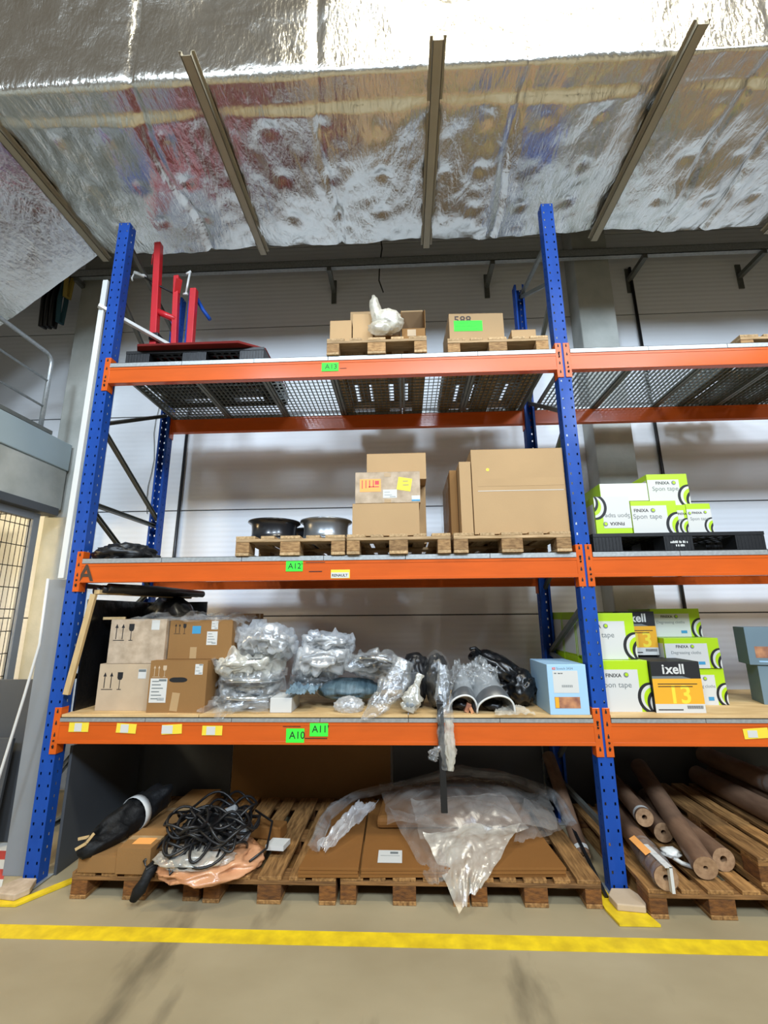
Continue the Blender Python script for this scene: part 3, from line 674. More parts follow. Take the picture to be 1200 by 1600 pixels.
# black wrapped mass and battens at far left
b = MB(); b.blob((.36, .75, 1.4), (.29, .2, .42), .12, 2.4, 3, 4, zmin=Z10); b.box(.058, .072, .1, .95, Z10, 1.8); b.box(.076, .62, .9, .92, Z10, 1.8); props(b.build('black_wrapped_bundle', M['blackf']), 'large bundle in black film standing behind the boxes at the far left', 'bundle')
b = MB(); b.bar((.085, -.02, 1.15), (.175, -.005, 1.832), .04, .025, upv=(0, 1, 0)); props(b.build('wooden_batten', M['batten']), 'pale wooden batten leaning upright beside the left boxes', 'batten', 'battens beside the left boxes')
b = MB(); b.bar((.17, .03, 1.85), (.42, .97, 1.845), .05, .03); props(b.build('wooden_batten', M['batten']), 'pale wooden batten lying flat just under the middle beam at left', 'batten', 'battens beside the left boxes')
b = MB(); b.bar((.1, .25, 1.66), (.245, .3, 1.66), .03, .02); props(b.build('wooden_batten', M['batten']), 'short wooden batten in the dark behind the leaning one', 'batten', 'battens beside the left boxes')
b = MB()
for k in range(3): b.tube([(.14+.05*k, .05, 1.86+.012*k), (.3+.05*k, .4, 1.865+.01*k), (.45+.05*k, .95, 1.87)], .03, 10)
props(b.build('black_hose', M['rubber']), 'black hoses bundled tight under the middle beam at left', 'hose')
b = MB(); b.blob((.26, .2, Z12+.04), (.2, .2, .09), .25, 3, 5, 4, zmin=Z12+.001); props(b.build('black_netting', M['blackp']), 'crumpled black netting lying on the middle shelf at far left', 'netting')

# middle shelf cartons
ZP = Z12+.1445; G = 'cartons stacked on the middle shelf'
carton('plain cardboard box at the bottom of the stack of three', 2.05, 2.548, .04, .42, ZP, 2.485, M['card'], None, G)
def dm(t, y):
    s = patch(t, 'orange_note', M['orangep'], 2.105, 2.265, 2.575, 2.675, y); b = MB()
    for k in range(4): b.box(2.12+.028*k, 2.127+.028*k, y-.0018, y-.0012, 2.6+.004*k, 2.665)
    b.box(2.17, 2.25, y-.0018, y-.0012, 2.61, 2.617); b.box(2.22, 2.25, y-.0018, y-.0012, 2.63, 2.66); b.build('writing', M['redp'], s)
    s = patch(t, 'yellow_note', M['yellowp'], 2.39, 2.495, 2.58, 2.68, y, roll=.17); b = MB(); b.box(2.43, 2.47, y-.0018, y-.0012, 2.65, 2.655); b.box(2.43, 2.475, y-.0018, y-.0012, 2.62, 2.625); b.build('writing', M['printg'], s)
    doc_label(t, 2.28, 2.385, 2.525, 2.59, y, 2); s = patch(t, 'paper_label', M['white'], 2.495, 2.557, 2.497, 2.54, y); patch(s, 'print', M['bluet'], 2.495, 2.557, 2.497, 2.509, y-.0014)
    patch(t, 'packing_tape', M['tape'], 2.29, 2.34, 2.69, 2.722, y); patch(t, 'packing_tape', M['tape'], 2.29, 2.34, 2.488, 2.515, y)
carton('cardboard box with orange and yellow notes, second in the stack of three', 2.07, 2.56, .04, .42, 2.487, 2.73, M['cardG'], dm, G)
t = carton('plain cardboard box on top of the stack of three', 2.14, 2.62, .25, .6, 2.732, 2.955, M['card'], None, G)
carton('plain cardboard box behind the stack of three, mostly hidden', 2.2, 2.62, .45, .85, ZP, 2.73, M['card'], None, G)
def db(t, y):
    b = MB(); b.box(2.99, 3.62, y-.0015, y-.0001, 2.562, 2.566); b.build('seam', M['white'], t)
    b = MB(); b.poly([(3.07+.012*math.cos(2*PI*k/16), 2.73+.012*math.sin(2*PI*k/16)) for k in range(16)], y-.001, .001); b.build('yellow_dot', M['yellowp'], t)
    patch(t, 'packing_tape', M['card'], 2.99, 3.63, 2.6, 2.66, y)
carton('very large cardboard box on the middle shelf beside the middle upright', 2.95, 3.636, .04, .85, ZP, 2.892, M['card'], db, None, tape=False)
b = MB(); b.box(2.855, 2.94, .02, .7, ZP, 2.79); b.box(2.857, 2.86, .0195, .0199, ZP, 2.79); props(b.build('flat_carton', M['card'], bevel=.003), 'narrow upright carton pressed against the left side of the largest box', 'box')
b = MB(); b.box(2.795, 2.852, .16, .8, ZP, 2.77); props(b.build('flat_carton', M['cardD'], bevel=.003), 'darker upright carton left of the narrow one, with torn clear film', 'box')
sheet('', 'plastic_film', [(2.79, .15, 2.3), (2.79, .8, 2.3), (2.785, .8, 2.72), (2.785, .15, 2.72)], .03, 6, M['filmthin'], parent=C.objects['flat_carton.001'], extra=lambda u, v, p: Vector((2.775+.25*(p.z-2.3-v*.42), p.y, 2.3+v*.42)))

# steel wheels
def wheel(cx, cy, z, m, label, spoke=True):
    t = thing('car_wheel_rim', label, 'wheel rim', (cx, cy, z), 'steel wheels on the pallet')
    pr_ = [(.198, .0), (.205, .006), (.2, .014), (.188, .02), (.18, .04), (.175, .06), (.175, .1), (.178, .125), (.184, .145), (.2, .152), (.208, .158), (.206, .166), (.198, .165), (.18, .155), (.173, .13), (.17, .105), (.17, .06), (.175, .045), (.182, .02), (.192, .004)]
    b = MB(); b.lathe(pr_, (cx, cy, z), seg=56, closed=True); b.build('barrel', m, t)
    b = MB(); b.lathe([(.034, .145), (.05, .148), (.075, .135), (.1, .145), (.13, .13), (.158, .1), (.158, .094), (.13, .123), (.1, .138), (.075, .128), (.05, .141), (.034, .139)], (cx, cy, z), seg=40, closed=True)
    b.build('disc', m, t); b = MB()
    for k in range(5): a = 2*PI*k/5; b.lathe([(.0, .139), (.008, .139), (.008, .142), (0, .142)], (cx+.06*math.cos(a), cy+.06*math.sin(a), z), seg=12)
    b.build('bolt_hole', M['hole'], t); return t
wheel(1.39, .3, ZP, M['rimblk'], 'black steel wheel lying flat on the pallet, left of the silver one')
wheel(1.81, .3, ZP, M['silver'], 'silver steel wheel lying flat on the pallet, right of the black one')
wheel(1.6, .72, ZP, M['rimblk'], 'black steel wheel lying flat behind the gap between the two front wheels')

# lime boxes
def clip(poly, x0, x1, z0, z1):
    def cl(p, ax, lim, sgn):
        out = []
        for i in range(len(p)):
            a, b_ = p[i-1], p[i]; ia = (a[ax]-lim)*sgn >= 0; ib = (b_[ax]-lim)*sgn >= 0
            if ia != ib:
                t = (lim-a[ax])/(b_[ax]-a[ax]); out.append((a[0]+(b_[0]-a[0])*t, a[1]+(b_[1]-a[1])*t))
            if ib: out.append(b_)
        return out
    for ax, lim, sg in ((0, x0, 1), (0, x1, -1), (1, z0, 1), (1, z1, -1)):
        poly = cl(poly, ax, lim, sg)
        if not poly: return []
    return poly
def circ(cx, cz, r, ex=1, n=36): return [(cx+r*ex*math.cos(2*PI*k/n), cz+r*math.sin(2*PI*k/n)) for k in range(n)]
def swirl(parent, x0, x1, z0, z1, y, S, flip):
    """round black, white and lime logo running off the lower right corner"""
    def T(p): return [((x0+x1-a) if flip else a, (z0+z1-c) if flip else c) for a, c in p]
    cx = x1-.005*S; cz = z0+.36*(z1-z0)*.75; yy = y
    for k, (dx, dz, r, m) in enumerate(((0, 0, .098, 'ink'), (.008, 0, .083, 'white'), (.018, -.005, .072, 'lime'), (.045, -.03, .082, 'ink'), (.052, -.034, .068, 'white'), (.06, -.04, .056, 'lime'), (.09, -.055, .058, 'white'))):
        p = clip(circ(cx+dx*S, cz+dz*S, r*S, .88), x0, x1, z0, z1)
        if len(p) > 2: b = MB(); yy -= .0004; b.poly(T(p), yy, .0004); b.build('logo_ring', M[m], parent)
def limebox(label, x0, x1, y0, y1, z0, z1, title, flip=False, tag=False, panel=(0, .78, 0, .82), name='lime_box', S=1, top=None, titlesize=None, to=.1, lo=.2):
    t = thing(name, label, 'box', ((x0+x1)/2, (y0+y1)/2, z0), 'lime and white boxes')
    b = MB(); b.box(x0, x1, y0, y1, z0, z1); b.build('carton', M['lime'], t, bevel=.002); w_ = x1-x0; h = z1-z0; y = y0-.0002
    def fx(u): return x1-u*w_ if flip else x0+u*w_
    def fz(v): return z1-v*h if flip else z0+v*h
    xa, xb = sorted((fx(panel[0]), fx(panel[1]))); za, zb_ = sorted((fz(panel[2]), fz(panel[3])))
    o = patch(t, 'white_panel', M['white'], xa, xb, za, zb_, y, .001)
    b = MB(); b.box(x0-.001, x0, y0+.02, y1-.02, z0+.01, z0+h*.82); b.build('side_panel', M['white'], t)
    swirl(t, x0, x1, z0, z1, y-.0012, S, flip)
    tz = titlesize or .046*S
    text('FINIXA', .034*S, fx(lo), y-.0016, fz(.67), o, M['ink'], flip=flip, bold=.02)
    b = MB(); g0 = (fx(lo+.155*S/w_*.9), fz(.715)); b.poly(circ(g0[0], g0[1], .017*S), y-.0018, .0006); b.build('small_logo', M['printg'], o)
    b = MB(); b.poly(circ(g0[0]+.003, g0[1]+.002, .011*S), y-.0022, .0004); b.build('small_logo', M['lime'], o)
    text(title, tz, fx(to), y-.0016, fz(.47), o, M['printg'], flip=flip)
    if tag: patch(t, 'blue_tag', M['bluet'], x0+w_*.58, x0+w_*.7, z0+h*.12, z0+h*.22, y-.001)
    return t
limebox('lime and white tape box on the lowest right shelf, beside the middle upright', 3.757, 4.088, .1, .4, Z10, 1.35, 'Spon tape', titlesize=.052, to=.0, lo=.12)
limebox('lime and white tape box stacked directly above the lower one at the upright', 3.757, 4.06, .16, .46, 1.352, 1.67, 'Spon tape', titlesize=.052, to=-.17, lo=-.12)
limebox('lower degreasing cloth box right of the yellow thirteen box', 4.42, 4.745, .34, .66, Z10, 1.27, 'Degreasing cloths', tag=True, titlesize=.03, S=.85)
limebox('upper degreasing cloth box right of the yellow thirteen boxes', 4.345, 4.735, .33, .66, 1.272, 1.485, 'Degreasing cloths', tag=True, titlesize=.03, S=.85)
limebox('degreasing cloth box at the back on top of the other cloth boxes', 4.36, 4.735, .5, .86, 1.487, 1.70, 'Degreasing cloths', tag=True, titlesize=.03, S=.85)
for k, (y0, z0, z1) in enumerate(((.47, Z10, 1.35), (.77, Z10, 1.35), (.47, 1.352, 1.68), (.77, 1.352, 1.68))):
    limebox(['lower', 'lower', 'upper', 'upper'][k]+' lime box seen sideways through the middle upright frame, '+['in front', 'at the back'][k % 2], 3.757, 4.06, y0, y0+.29, z0, z1, 'Spon tape')
# two far low ones belong beneath; boxes on the middle shelf
ZQ = Z12+.136
limebox('tape box standing upside down on the black plastic pallet', 3.86, 4.12, .12, .45, ZQ, 2.525, 'Spon tape', flip=True, titlesize=.046, to=.02)
limebox('tape box in front on the black plastic pallet, right of the upside down one', 4.123, 4.452, .11, .44, ZQ, 2.482, 'Spon tape', titlesize=.052, to=.02, lo=.05, panel=(0, .78, .0, .86))
limebox('narrow tape box partly hidden between two others on the black pallet', 4.46, 4.555, .17, .5, ZQ, 2.462, 'tape', S=.7, titlesize=.03)
limebox('small tape box at the right end of the row on the black pallet', 4.558, 4.735, .17, .5, ZQ, 2.47, 'Spon tape', panel=(0, 1, 0, .82), S=.7, titlesize=.034)
limebox('tape box perched on top of the others on the black pallet', 4.36, 4.67, .28, .58, 2.484, 2.74, 'Spon tape', titlesize=.05)
def dwh(t, y): pass
t = thing('white_box', 'plain white and lime box lying on the upside down tape box', 'box', (4.15, .4, 2.527)); b = MB(); b.box(3.99, 4.355, .28, .6, 2.527, 2.67); b.build('carton', M['whiteP'], t, bevel=.002); b = MB(); b.box(3.988, 3.99, .28, .6, 2.527, 2.67); b.build('lime_side', M['lime'], t)
# amber ixell boxes
def ixell(label, x0, x1, y0, y1, z0, z1, rz=0):
    t = thing('yellow_thirteen_box', label, 'box', ((x0+x1)/2, (y0+y1)/2, z0), 'black and yellow thirteen boxes'); w_ = x1-x0; h = z1-z0; y = y0-.0002
    b = MB(); b.box(x0, x1, y0, y1, z0, z1); b.build('carton', M['ink'], t, bevel=.002)
    a = patch(t, 'yellow_panel', M['amber'], x0, x1, z0+h*.17, z0+h*.66, y); patch(t, 'white_strip', M['white'], x0, x1, z0, z0+h*.17, y)
    b = MB(); b.poly([(x0, z0+h*.66), (x0+w_*.8, z0+h*.66), (x0+w_*.62, z0+h*.71), (x0, z0+h*.71)], y-.0014, .0012); b.build('grey_band', M['printg'], t)
    text('i', h*.27, x0+w_*.22, y-.0016, z0+h*.76, t, M['white'], bold=.025); text('xell', h*.27, x0+w_*.3, y-.0016, z0+h*.76, t, M['white'], bold=.025)
    text('13', h*.48, x0+w_*.28, y-.0014, z0+h*.19, a, M['yellowp'], bold=.02)
    b = MB()
    for k in range(2): b.box(x0+w_*.1, x0+w_*(.9-.1*k), y-.0026, y-.002, z0+h*(.55-.05*k), z0+h*(.565-.05*k))
    for k in range(16): b.box(x0+w_*(.64+.02*k), x0+w_*(.65+.02*k), y-.0026, y-.002, z0+h*.08, z0+h*.14)
    b.box(x0+w_*.05, x0+w_*.55, y-.0026, y-.002, z0+h*.05, z0+h*.07); b.build('print', M['ink'], a)
    if rz: t.rotation_euler = (0, 0, rz)
ixell('black and yellow thirteen box in front on the lowest right shelf', 4.092, 4.415, .07, .38, Z10, 1.345)
ixell('black and yellow thirteen box stacked behind and above the front one', 4.07, 4.335, .4, .7, 1.36, 1.68)
ixell('black and yellow thirteen box at the bottom behind the front one', 4.09, 4.33, .42, .72, Z10, 1.358)
# blue sanding boxes on the right
for k, (x0, x1, z0, z1, y0, lab) in enumerate(((5.04, 5.39, Z10, 1.29, .3, 'lower blue grey box with small picture at the right edge'), (4.99, 5.35, 1.292, 1.56, .3, 'upper blue grey box with small picture at the right edge'))):
    t = thing('blue_grey_box', lab, 'box', ((x0+x1)/2, y0+.15, z0), 'blue grey boxes at the right edge'); b = MB(); b.box(x0, x1, y0, y0+.22, z0, z1); b.build('carton', M['bluegrey'], t, bevel=.002)
    s = patch(t, 'picture', M['skin'], x0+.045, x0+.2, z0+.05, z0+.13, y0); patch(t, 'print', M['bluebox'], x0+.06, x0+.2, z0+.02, z0+.03, y0); t.rotation_euler = (0, 0, -.3)
# pale blue box in front of the middle upright
t = thing('pale_blue_box', 'pale blue box with white label and picture beside the middle upright', 'box', (3.48, .15, Z10)); x0, x1, y0 = 3.375, 3.632, .0
b = MB(); b.box(x0, x1, y0, .42, Z10, 1.335); b.build('carton', M['bluebox'], t, bevel=.003)
s = patch(t, 'paper_label', M['white'], x0+.035, x0+.2, 1.155, 1.295, y0); b = MB()
for k in range(12): b.box(x0+.09+.006*k, x0+.093+.006*k, y0-.0018, y0-.0012, 1.19, 1.205)
b.box(x0+.045, x0+.06, y0-.0018, y0-.0012, 1.275, 1.282); b.build('print', M['printg'], s); scribble(s, M['ink'], x0+.07, x0+.1, 1.275, .008, y0-.0014, 6)
patch(t, 'red_logo', M['redp'], x0+.035, x0+.056, 1.302, 1.316, y0); text('3M', .013, x0+.038, y0-.0016, 1.304, t, M['white'], bold=.02); text('Scotch 3434', .022, x0+.062, y0-.0006, 1.302, t, M['printg'])
s = patch(t, 'picture', M['skin'], x0+.035, x0+.2, 1.06, 1.13, y0); patch(s, 'yellow_strip', M['amber'], x0+.037, x0+.062, 1.062, 1.128, y0-.0012)
t.rotation_euler = (0, 0, 0)

# top shelf small boxes
ZR = Z13+.1445; G = 'small boxes on the top shelf pallet'
carton('small plain box at the left front of the top shelf pallet', 1.85, 2.03, .05, .3, ZR, 4.06, M['card'], None, G)
carton('small plain box beside the white bag on the top shelf', 2.036, 2.2, .04, .28, ZR, 4.11, M['card'], None, G, rz=.04)
carton('white edged box lying behind the small plain boxes on the top shelf', 1.98, 2.36, .36, .7, ZR, 4.37, M['card'], lambda t, y: patch(t, 'paper_label', M['white'], 2.08, 2.3, 4.27, 4.345, y), G)
carton('low pale box at the left back on the top shelf pallet', 1.88, 1.97, .35, .7, ZR, 4.22, M['cardL'], None, G)
def open_box(label, x0, x1, y0, y1, z0, z1, cut, group, zf):
    t = thing('open_cardboard_box', label, 'box', ((x0+x1)/2, (y0+y1)/2, z0), group); th = .004; b = MB()
    b.box(x0, x1, y0, y1, z0, z0+th); b.box(x0, x1, y1-th, y1, z0, z1); b.box(x0, x1, y0, y0+th, z0, z0+cut)
    for X in (x0, x1-th):
        q = [(y0, z0), (y1, z0), (y1, z1), (y0, zf)]; v0 = [b.bm.verts.new((X, y, z)) for y, z in q]; v1 = [b.bm.verts.new((X+th, y, z)) for y, z in q]
        for f in (v0, v1[::-1]): b.bm.faces.new(f)
        for i in range(4): b.bm.faces.new((v0[i], v0[(i+1) % 4], v1[(i+1) % 4], v1[i]))
    b.build('carton', M['cardD'], t); b = MB(); b.box(x0+th, x1-th, y1-th*2, y1-th, z0+th, z1-.002); b.build('inner_shade_panel', M['cardin'], t)  # back panel in darker card paints the shade inside the box
    b = MB(); b.box(x0, x1, y1, y1+.004, z1, z1+.06, rot=Matrix.Rotation(-.7, 3, 'X'), piv=(x0, y1, z1)); b.build('flap', M['card'], t)
    return t
t = open_box('open cardboard box at the right front of the top shelf pallet', 2.44, 2.64, .06, .38, ZR, 4.36, .13, G, 4.14); patch(t, 'paper_label', M['cardL'], 2.49, 2.56, ZR+.06, ZR+.12, .06)
open_box('open cardboard box behind the white bag on the top shelf', 2.2, 2.434, .1, .45, ZR, 4.38, .1, G, 4.15)
b = MB(); b.blob((2.33, .0, 4.0), (.115, .07, .09), .22, 2.6, 9, 4, zmin=ZR, rot=Matrix.Rotation(.2, 3, 'Y')); b.blob((2.235, -.01, 4.09), (.04, .035, .13), .3, 2.6, 11, 3, rot=Matrix.Rotation(-.15, 3, 'Y'))
b.blob((2.27, -.02, 3.93), (.09, .05, .05), .25, 3, 12, 3, zmin=ZR)
t = thing('white_plastic_bag', 'white translucent plastic bag hanging off the open box on the top shelf', 'bag', (2.3, 0, ZR)); b.build('bag', M['filmwarm'], t)
MB().lathe([(.03, -.05), (.085, -.05), (.085, .03), (.03, .03)], (2.33, .02, 3.99), 'y', 28, closed=True).build('white_roll', M['white'], t)
def dF(t, y):
    text('588', .1, 2.88, y-.0005, 4.075, t, M['inkbr'], bold=.015)
    s = patch(t, 'green_note', M['lgreen'], 2.88, 3.12, 4.0, 4.1, y-.001); scribble(s, M['noteink'], 2.92, 3.0, 4.072, .014, y-.0022, 1); scribble(s, M['noteink'], 2.895, 3.07, 4.042, .012, y-.0022, 2); scribble(s, M['noteink'], 2.895, 3.09, 4.014, .013, y-.0022, 3)
t = carton('cardboard box with big green note, standing tilted on the top shelf', 2.84, 3.3, .17, .6, ZR, 4.17, M['card'], dF, None)
t.rotation_euler = (0, 0, .03)
t = carton('small cardboard box with a stick poking out, beside the middle upright', 3.36, 3.56, .15, .4, ZR, 3.985, M['card'], None, None)
b = MB(); b.bar((3.5, .3, 3.985), (3.6, .45, 4.1), .018, .018); b.build('stick', M['batten'], t)

# red steel stand
t = thing('red_steel_stand', 'red steel stand with three posts on a red plate', 'stand', (.6, .4, Z13+.13)); zp = Z13+.131
b = MB(); b.prism([(.28, -.035), (1.12, -.035), (1.31, .08), (1.31, .75), (.10, .75), (.10, .3), (.2, .1)], zp, zp+.022); b.build('base_plate', M['redplate'], t, bevel=.004)
zt = zp+.022
for (xa, xb, y_, z1, w_) in ((.195, .11, .35, 5.19, .062), (.375, .315, .37, 4.83, .05), (.49, .468, .42, 4.72, .06)):
    b = MB(); b.bar((xa, y_, zt), (xb, y_, z1), w_, w_, upv=(0, 1, 0)); b.build('post', M['red'], t, bevel=.006)
b = MB(); b.tube([(.16, .35, 4.45), (.35, .37, 4.36)], .03, 12); b.build('crossbar', M['red'], t)
b = MB(); b.bar((.33, .37, 4.66), (.38, .3, 4.74), .05, .05); b.build('bracket', M['red'], t)
b = MB(); b.tube([(.0, .33, 4.82), (.12, .34, 4.74), (.31, .37, 4.64)], .009, 8); b.build('rod', M['bolt'], t)
b = MB(); b.tube([(-.08, .33, 4.86), (-.03, .33, 4.84), (.03, .33, 4.81)], .016, 8); b.tube([(-.08, .33, 4.86), (-.1, .33, 4.8), (-.09, .33, 4.77)], .007, 6); b.build('handle', M['whiteP'], t)
b = MB(); b.tube([(.42, .4, 4.9), (.4, .4, 4.66)], .01, 8); b.tube([(.385, .4, 4.88), (.43, .4, 4.91)], .011, 8); b.tube([(.375, .4, 4.66), (.42, .4, 4.66)], .012, 8); b.build('white_handle', M['whiteP'], t)
b = MB(); b.box(.15, .235, .3, .4, 4.12, 4.19); b.build('clamp', M['blackp'], t, bevel=.006)
b = MB(); b.tube([(.08, .36, 5.14), (.05, .37, 5.08), (.05, .37, 4.98)], .007, 6); b.build('wire', M['red'], t)
b = MB(); b.tube([(.44, .5, 4.72), (.53, .5, 4.56), (.6, .52, 4.46)], .018, 8); b.box(.40, .46, .46, .52, 4.0, 4.74); b.build('blue_lever', M['blue'], t)

# ============================================================ BAGGED PARTS ON THE LOWEST SHELF
def hubcap(parent, c, r, tilt, seed, m=None, name='wheel_cover'):
    Mx = Euler(tilt).to_matrix(); b = MB(); m = m or M['greyp']
    b.lathe([(r, 0), (r*1.0, .018), (r*.95, .03), (r*.88, .034), (r*.86, .028), (r*.9, .01), (r*.97, 0)], c, M4=Mx.to_4x4(), seg=44, closed=True)
    b.lathe([(.0, .05), (r*.2, .048), (r*.3, .036), (r*.3, .02), (0, .02)], c, M4=Mx.to_4x4(), seg=28)
    for k in range(7):
        a = 2*PI*k/7+seed
        def P(rr, h, w_=0): return Vector(c)+Mx @ Vector((rr*r*math.cos(a)-w_*math.sin(a), rr*r*math.sin(a)+w_*math.cos(a), h))
        b.bar(P(.22, .038), P(.93, .026), .22*r, .014, upv=Mx @ Vector((0, 0, 1)))
    o = b.build(name, m, parent); d = MB(); d.lathe([(0, .004), (r*.88, .004), (r*.88, .0), (0, .0)], c, M4=Mx.to_4x4(), seg=32); d.build('dark_backing', M['hole'], o); return o
def bag_body(c, rad, seed, zmin, rot=None, amp=.2):
    """loose plastic bag pulled round a disc: rounded cushion with pinched folds and a flap"""
    b = MB(); c = Vector(c); off = Vector((seed*3.1, seed*1.7, 0)); nu, nv = 110, 44
    def P(u, v):
        a = 2*PI*u; t = PI*(v-.5); ct = max(0, math.cos(t))**.55; st = math.copysign(abs(math.sin(t))**.8, math.sin(t))
        e = 1+.30*noise.noise(Vector((math.cos(a)*1.3, math.sin(a)*1.3, seed)))+.05*ct*abs(noise.noise(Vector((math.cos(a)*3.5, math.sin(a)*3.5, seed+4))))*2
        d = Vector((math.cos(a)*ct*e, math.sin(a)*ct*e, st)); p = Vector((d.x*rad[0], d.y*rad[1], d.z*rad[2]))
        q = Vector((d.x*2.0, d.y*2.6, d.z*1.5))+off; k = (abs(noise.noise(q+Vector((noise.noise(q*1.3), 0, 0))))*2-.4)*.9+.16*abs(noise.noise(q*3.1))+.06*noise.noise(q*8)
        nn = Vector((d.x*.35, d.y*.35, d.z+.2*(1 if d.z > 0 else -1))); p += nn*k*amp*.32
        if rot is not None: p = rot @ p
        p += c
        if p.z < zmin: p.z = zmin+(zmin-p.z)*.02
        return p
    b.grid(nu, nv, P); bmesh.ops.remove_doubles(b.bm, verts=b.bm.verts, dist=2e-4); return b
def bagged(label, c, rad, seed, m, inner, group, zmin=Z10+.001, amp=.3, rot=None, flaps=()):
    t = thing('bagged_wheel_cover', label, 'bagged part', (c[0], c[1], zmin), group)
    if inner: inner(t)
    bag_body(c, rad, seed, zmin, rot).build('clear_bag', m, t)
    for k, f in enumerate(flaps): sheet('', 'bag_flap', f, .02, seed+30+k, M['filmthin'], 24, 16, parent=t, freq=3)
    return t
G = 'wheel covers in clear bags'
bagged('grey wheel cover in a plump milky bag, top of the left pile', (1.39, .3, 1.475), (.225, .21, .085), 1, M['film'], lambda t: hubcap(t, (1.39, .3, 1.46), .185, (-.2, .1, 0), .3, M['chrome']), G, zmin=1.2, rot=Euler((-.28, .1, 0)).to_matrix())
bagged('wheel cover in a crumpled bag, second from top of the left pile', (1.25, .27, 1.325), (.235, .22, .06), 2, M['filmwarm'], lambda t: hubcap(t, (1.25, .27, 1.31), .19, (-.12, -.1, 0), .7, M['chrome']), G, zmin=1.2, flaps=[[(1.03, .1, 1.36), (1.14, .04, 1.28), (1.12, .2, 1.37), (1.06, .25, 1.42)]])
bagged('wheel cover in a crumpled bag, third from top of the left pile', (1.29, .26, 1.205), (.25, .24, .055), 3, M['filmthin'], lambda t: hubcap(t, (1.29, .25, 1.195), .205, (-.1, 0, 0), 1.1, M['chrome']), G, zmin=1.1, flaps=[[(1.44, .03, 1.25), (1.6, .05, 1.27), (1.56, .25, 1.3), (1.4, .2, 1.25)]])
bagged('wheel cover in a crumpled bag, bottom of the left pile', (1.27, .25, 1.09), (.24, .24, .05), 4, M['filmthin'], lambda t: hubcap(t, (1.27, .25, 1.085), .2, (-.06, .03, 0), .2, M['chrome']), G, flaps=[[(1.0, .0, 1.03), (1.5, .0, 1.04), (1.45, .1, 1.12), (1.06, .1, 1.1)], [(1.14, -.05, 1.0), (1.2, -.045, 1.0), (1.3, .06, 1.06), (1.12, .06, 1.07)]])
bagged('wheel cover in a shiny bag, top of the right pile', (1.83, .36, 1.45), (.2, .19, .055), 5, M['film'], lambda t: hubcap(t, (1.83, .36, 1.44), .18, (-.25, .05, 0), .5), G, zmin=1.2, rot=Matrix.Rotation(-.22, 3, 'X'), flaps=[[(1.95, .22, 1.44), (2.04, .25, 1.40), (2.0, .4, 1.47), (1.94, .4, 1.5)]])
bagged('wheel cover in a shiny bag, second in the right pile', (1.8, .33, 1.32), (.22, .21, .07), 6, M['film'], lambda t: hubcap(t, (1.8, .33, 1.31), .19, (-.28, -.08, 0), .9, M['chrome']), G, zmin=1.1, rot=Euler((-.26, -.08, 0)).to_matrix())
bagged('wheel cover in a wrinkled bag, bottom of the right pile', (1.72, .38, 1.19), (.17, .17, .05), 7, M['filmthin'], lambda t: hubcap(t, (1.72, .38, 1.17), .15, (-.2, 0, 0), .1, M['bronze']), G)
b = MB(); b.box(1.49, 1.64, .05, .3, Z10+.001, 1.115); props(b.build('small_white_box', M['white'], bevel=.003), 'small white box on the shelf board between the bagged wheel covers', 'box')
sheet('folded grey plastic pouch lying on the small white box', 'plastic_pouch', [(1.6, .02, 1.15), (1.8, .05, 1.145), (1.8, .3, 1.17), (1.58, .28, 1.17)], .03, 8, M['bluegrey'], 30, 20, cat='pouch')
t = thing('chrome_wheel_cover', 'shiny chrome wheel cover in thin film, right of the bagged piles', 'wheel cover', (2.22, .3, Z10)); hubcap(t, (2.22, .3, 1.28), .205, (-.42, .12, 0), .4, M['chrome'], 'cover')
bag_body((2.22, .31, 1.285), (.225, .22, .05), 14, Z10, Euler((-.42, .12, 0)).to_matrix()).build('thin_bag', M['filmthin'], t)
b = MB(); b.blob((2.0, .36, 1.13), (.23, .2, .075), .1, 2.2, 15, 4, zmin=Z10+.001); props(b.build('foam_wrapped_part', M['bluewrap']), 'blue green foam wrapped part under the chrome wheel cover', 'wrapped part')
b = MB(); b.blob((2.03, .1, 1.06), (.09, .07, .05), .3, 3, 16, 4, zmin=Z10+.001); props(b.build('small_clear_bag', M['film']), 'small clear bag on the board in front of the foam wrapped part', 'bag')

def bag_cone(label, pts, r, m, seed, name='clear_plastic_bag', cat='bag', parent=None, squash=.45, group=None):
    """crumpled film tube along a path, flattened in depth"""
    b = MB(); n_ = 26; seg = 36; rings = []
    pts = [Vector(p) for p in pts]
    for i in range(n_+1):
        t_ = i/n_*(len(pts)-1); k = min(int(t_), len(pts)-2); f = t_-k; p = pts[k].lerp(pts[k+1], f); rr = r[k]*(1-f)+r[k+1]*f; d = (pts[k+1]-pts[k]).normalized(); u = d.cross(Vector((0, 1, 0))); u.normalize(); v = Vector((0, 1, 0)); rg = []
        for s in range(seg):
            a = 2*PI*s/seg; q = Vector((math.cos(a)*2.2+seed*5, math.sin(a)*2.2, i*.23)); w_ = 1+.4*abs(noise.noise(q))*2-.35+.25*noise.noise(q*2.7)
            rg.append(b.bm.verts.new(p+(u*math.cos(a)+v*math.sin(a)*squash)*rr*w_))
        rings.append(rg)
    for i in range(n_):
        for s in range(seg):
            f = b.bm.faces.new((rings[i][s], rings[i][(s+1) % seg], rings[i+1][(s+1) % seg], rings[i+1][s])); f.smooth = True
    o = b.build(name, m, parent)
    if parent is None: props(o, label, cat, group)
    return o
t = thing('bagged_black_part', 'black part in a clear bag hanging over the shelf edge left of the knotted bag', 'bagged part', (2.4, 0, Z10))
bag_cone('', [(2.13, -.04, 1.0), (2.22, -.035, 1.06), (2.35, .04, 1.2), (2.42, .12, 1.36)], [.008, .07, .1, .09], M['filmthin'], 2, 'clear_bag', parent=t)
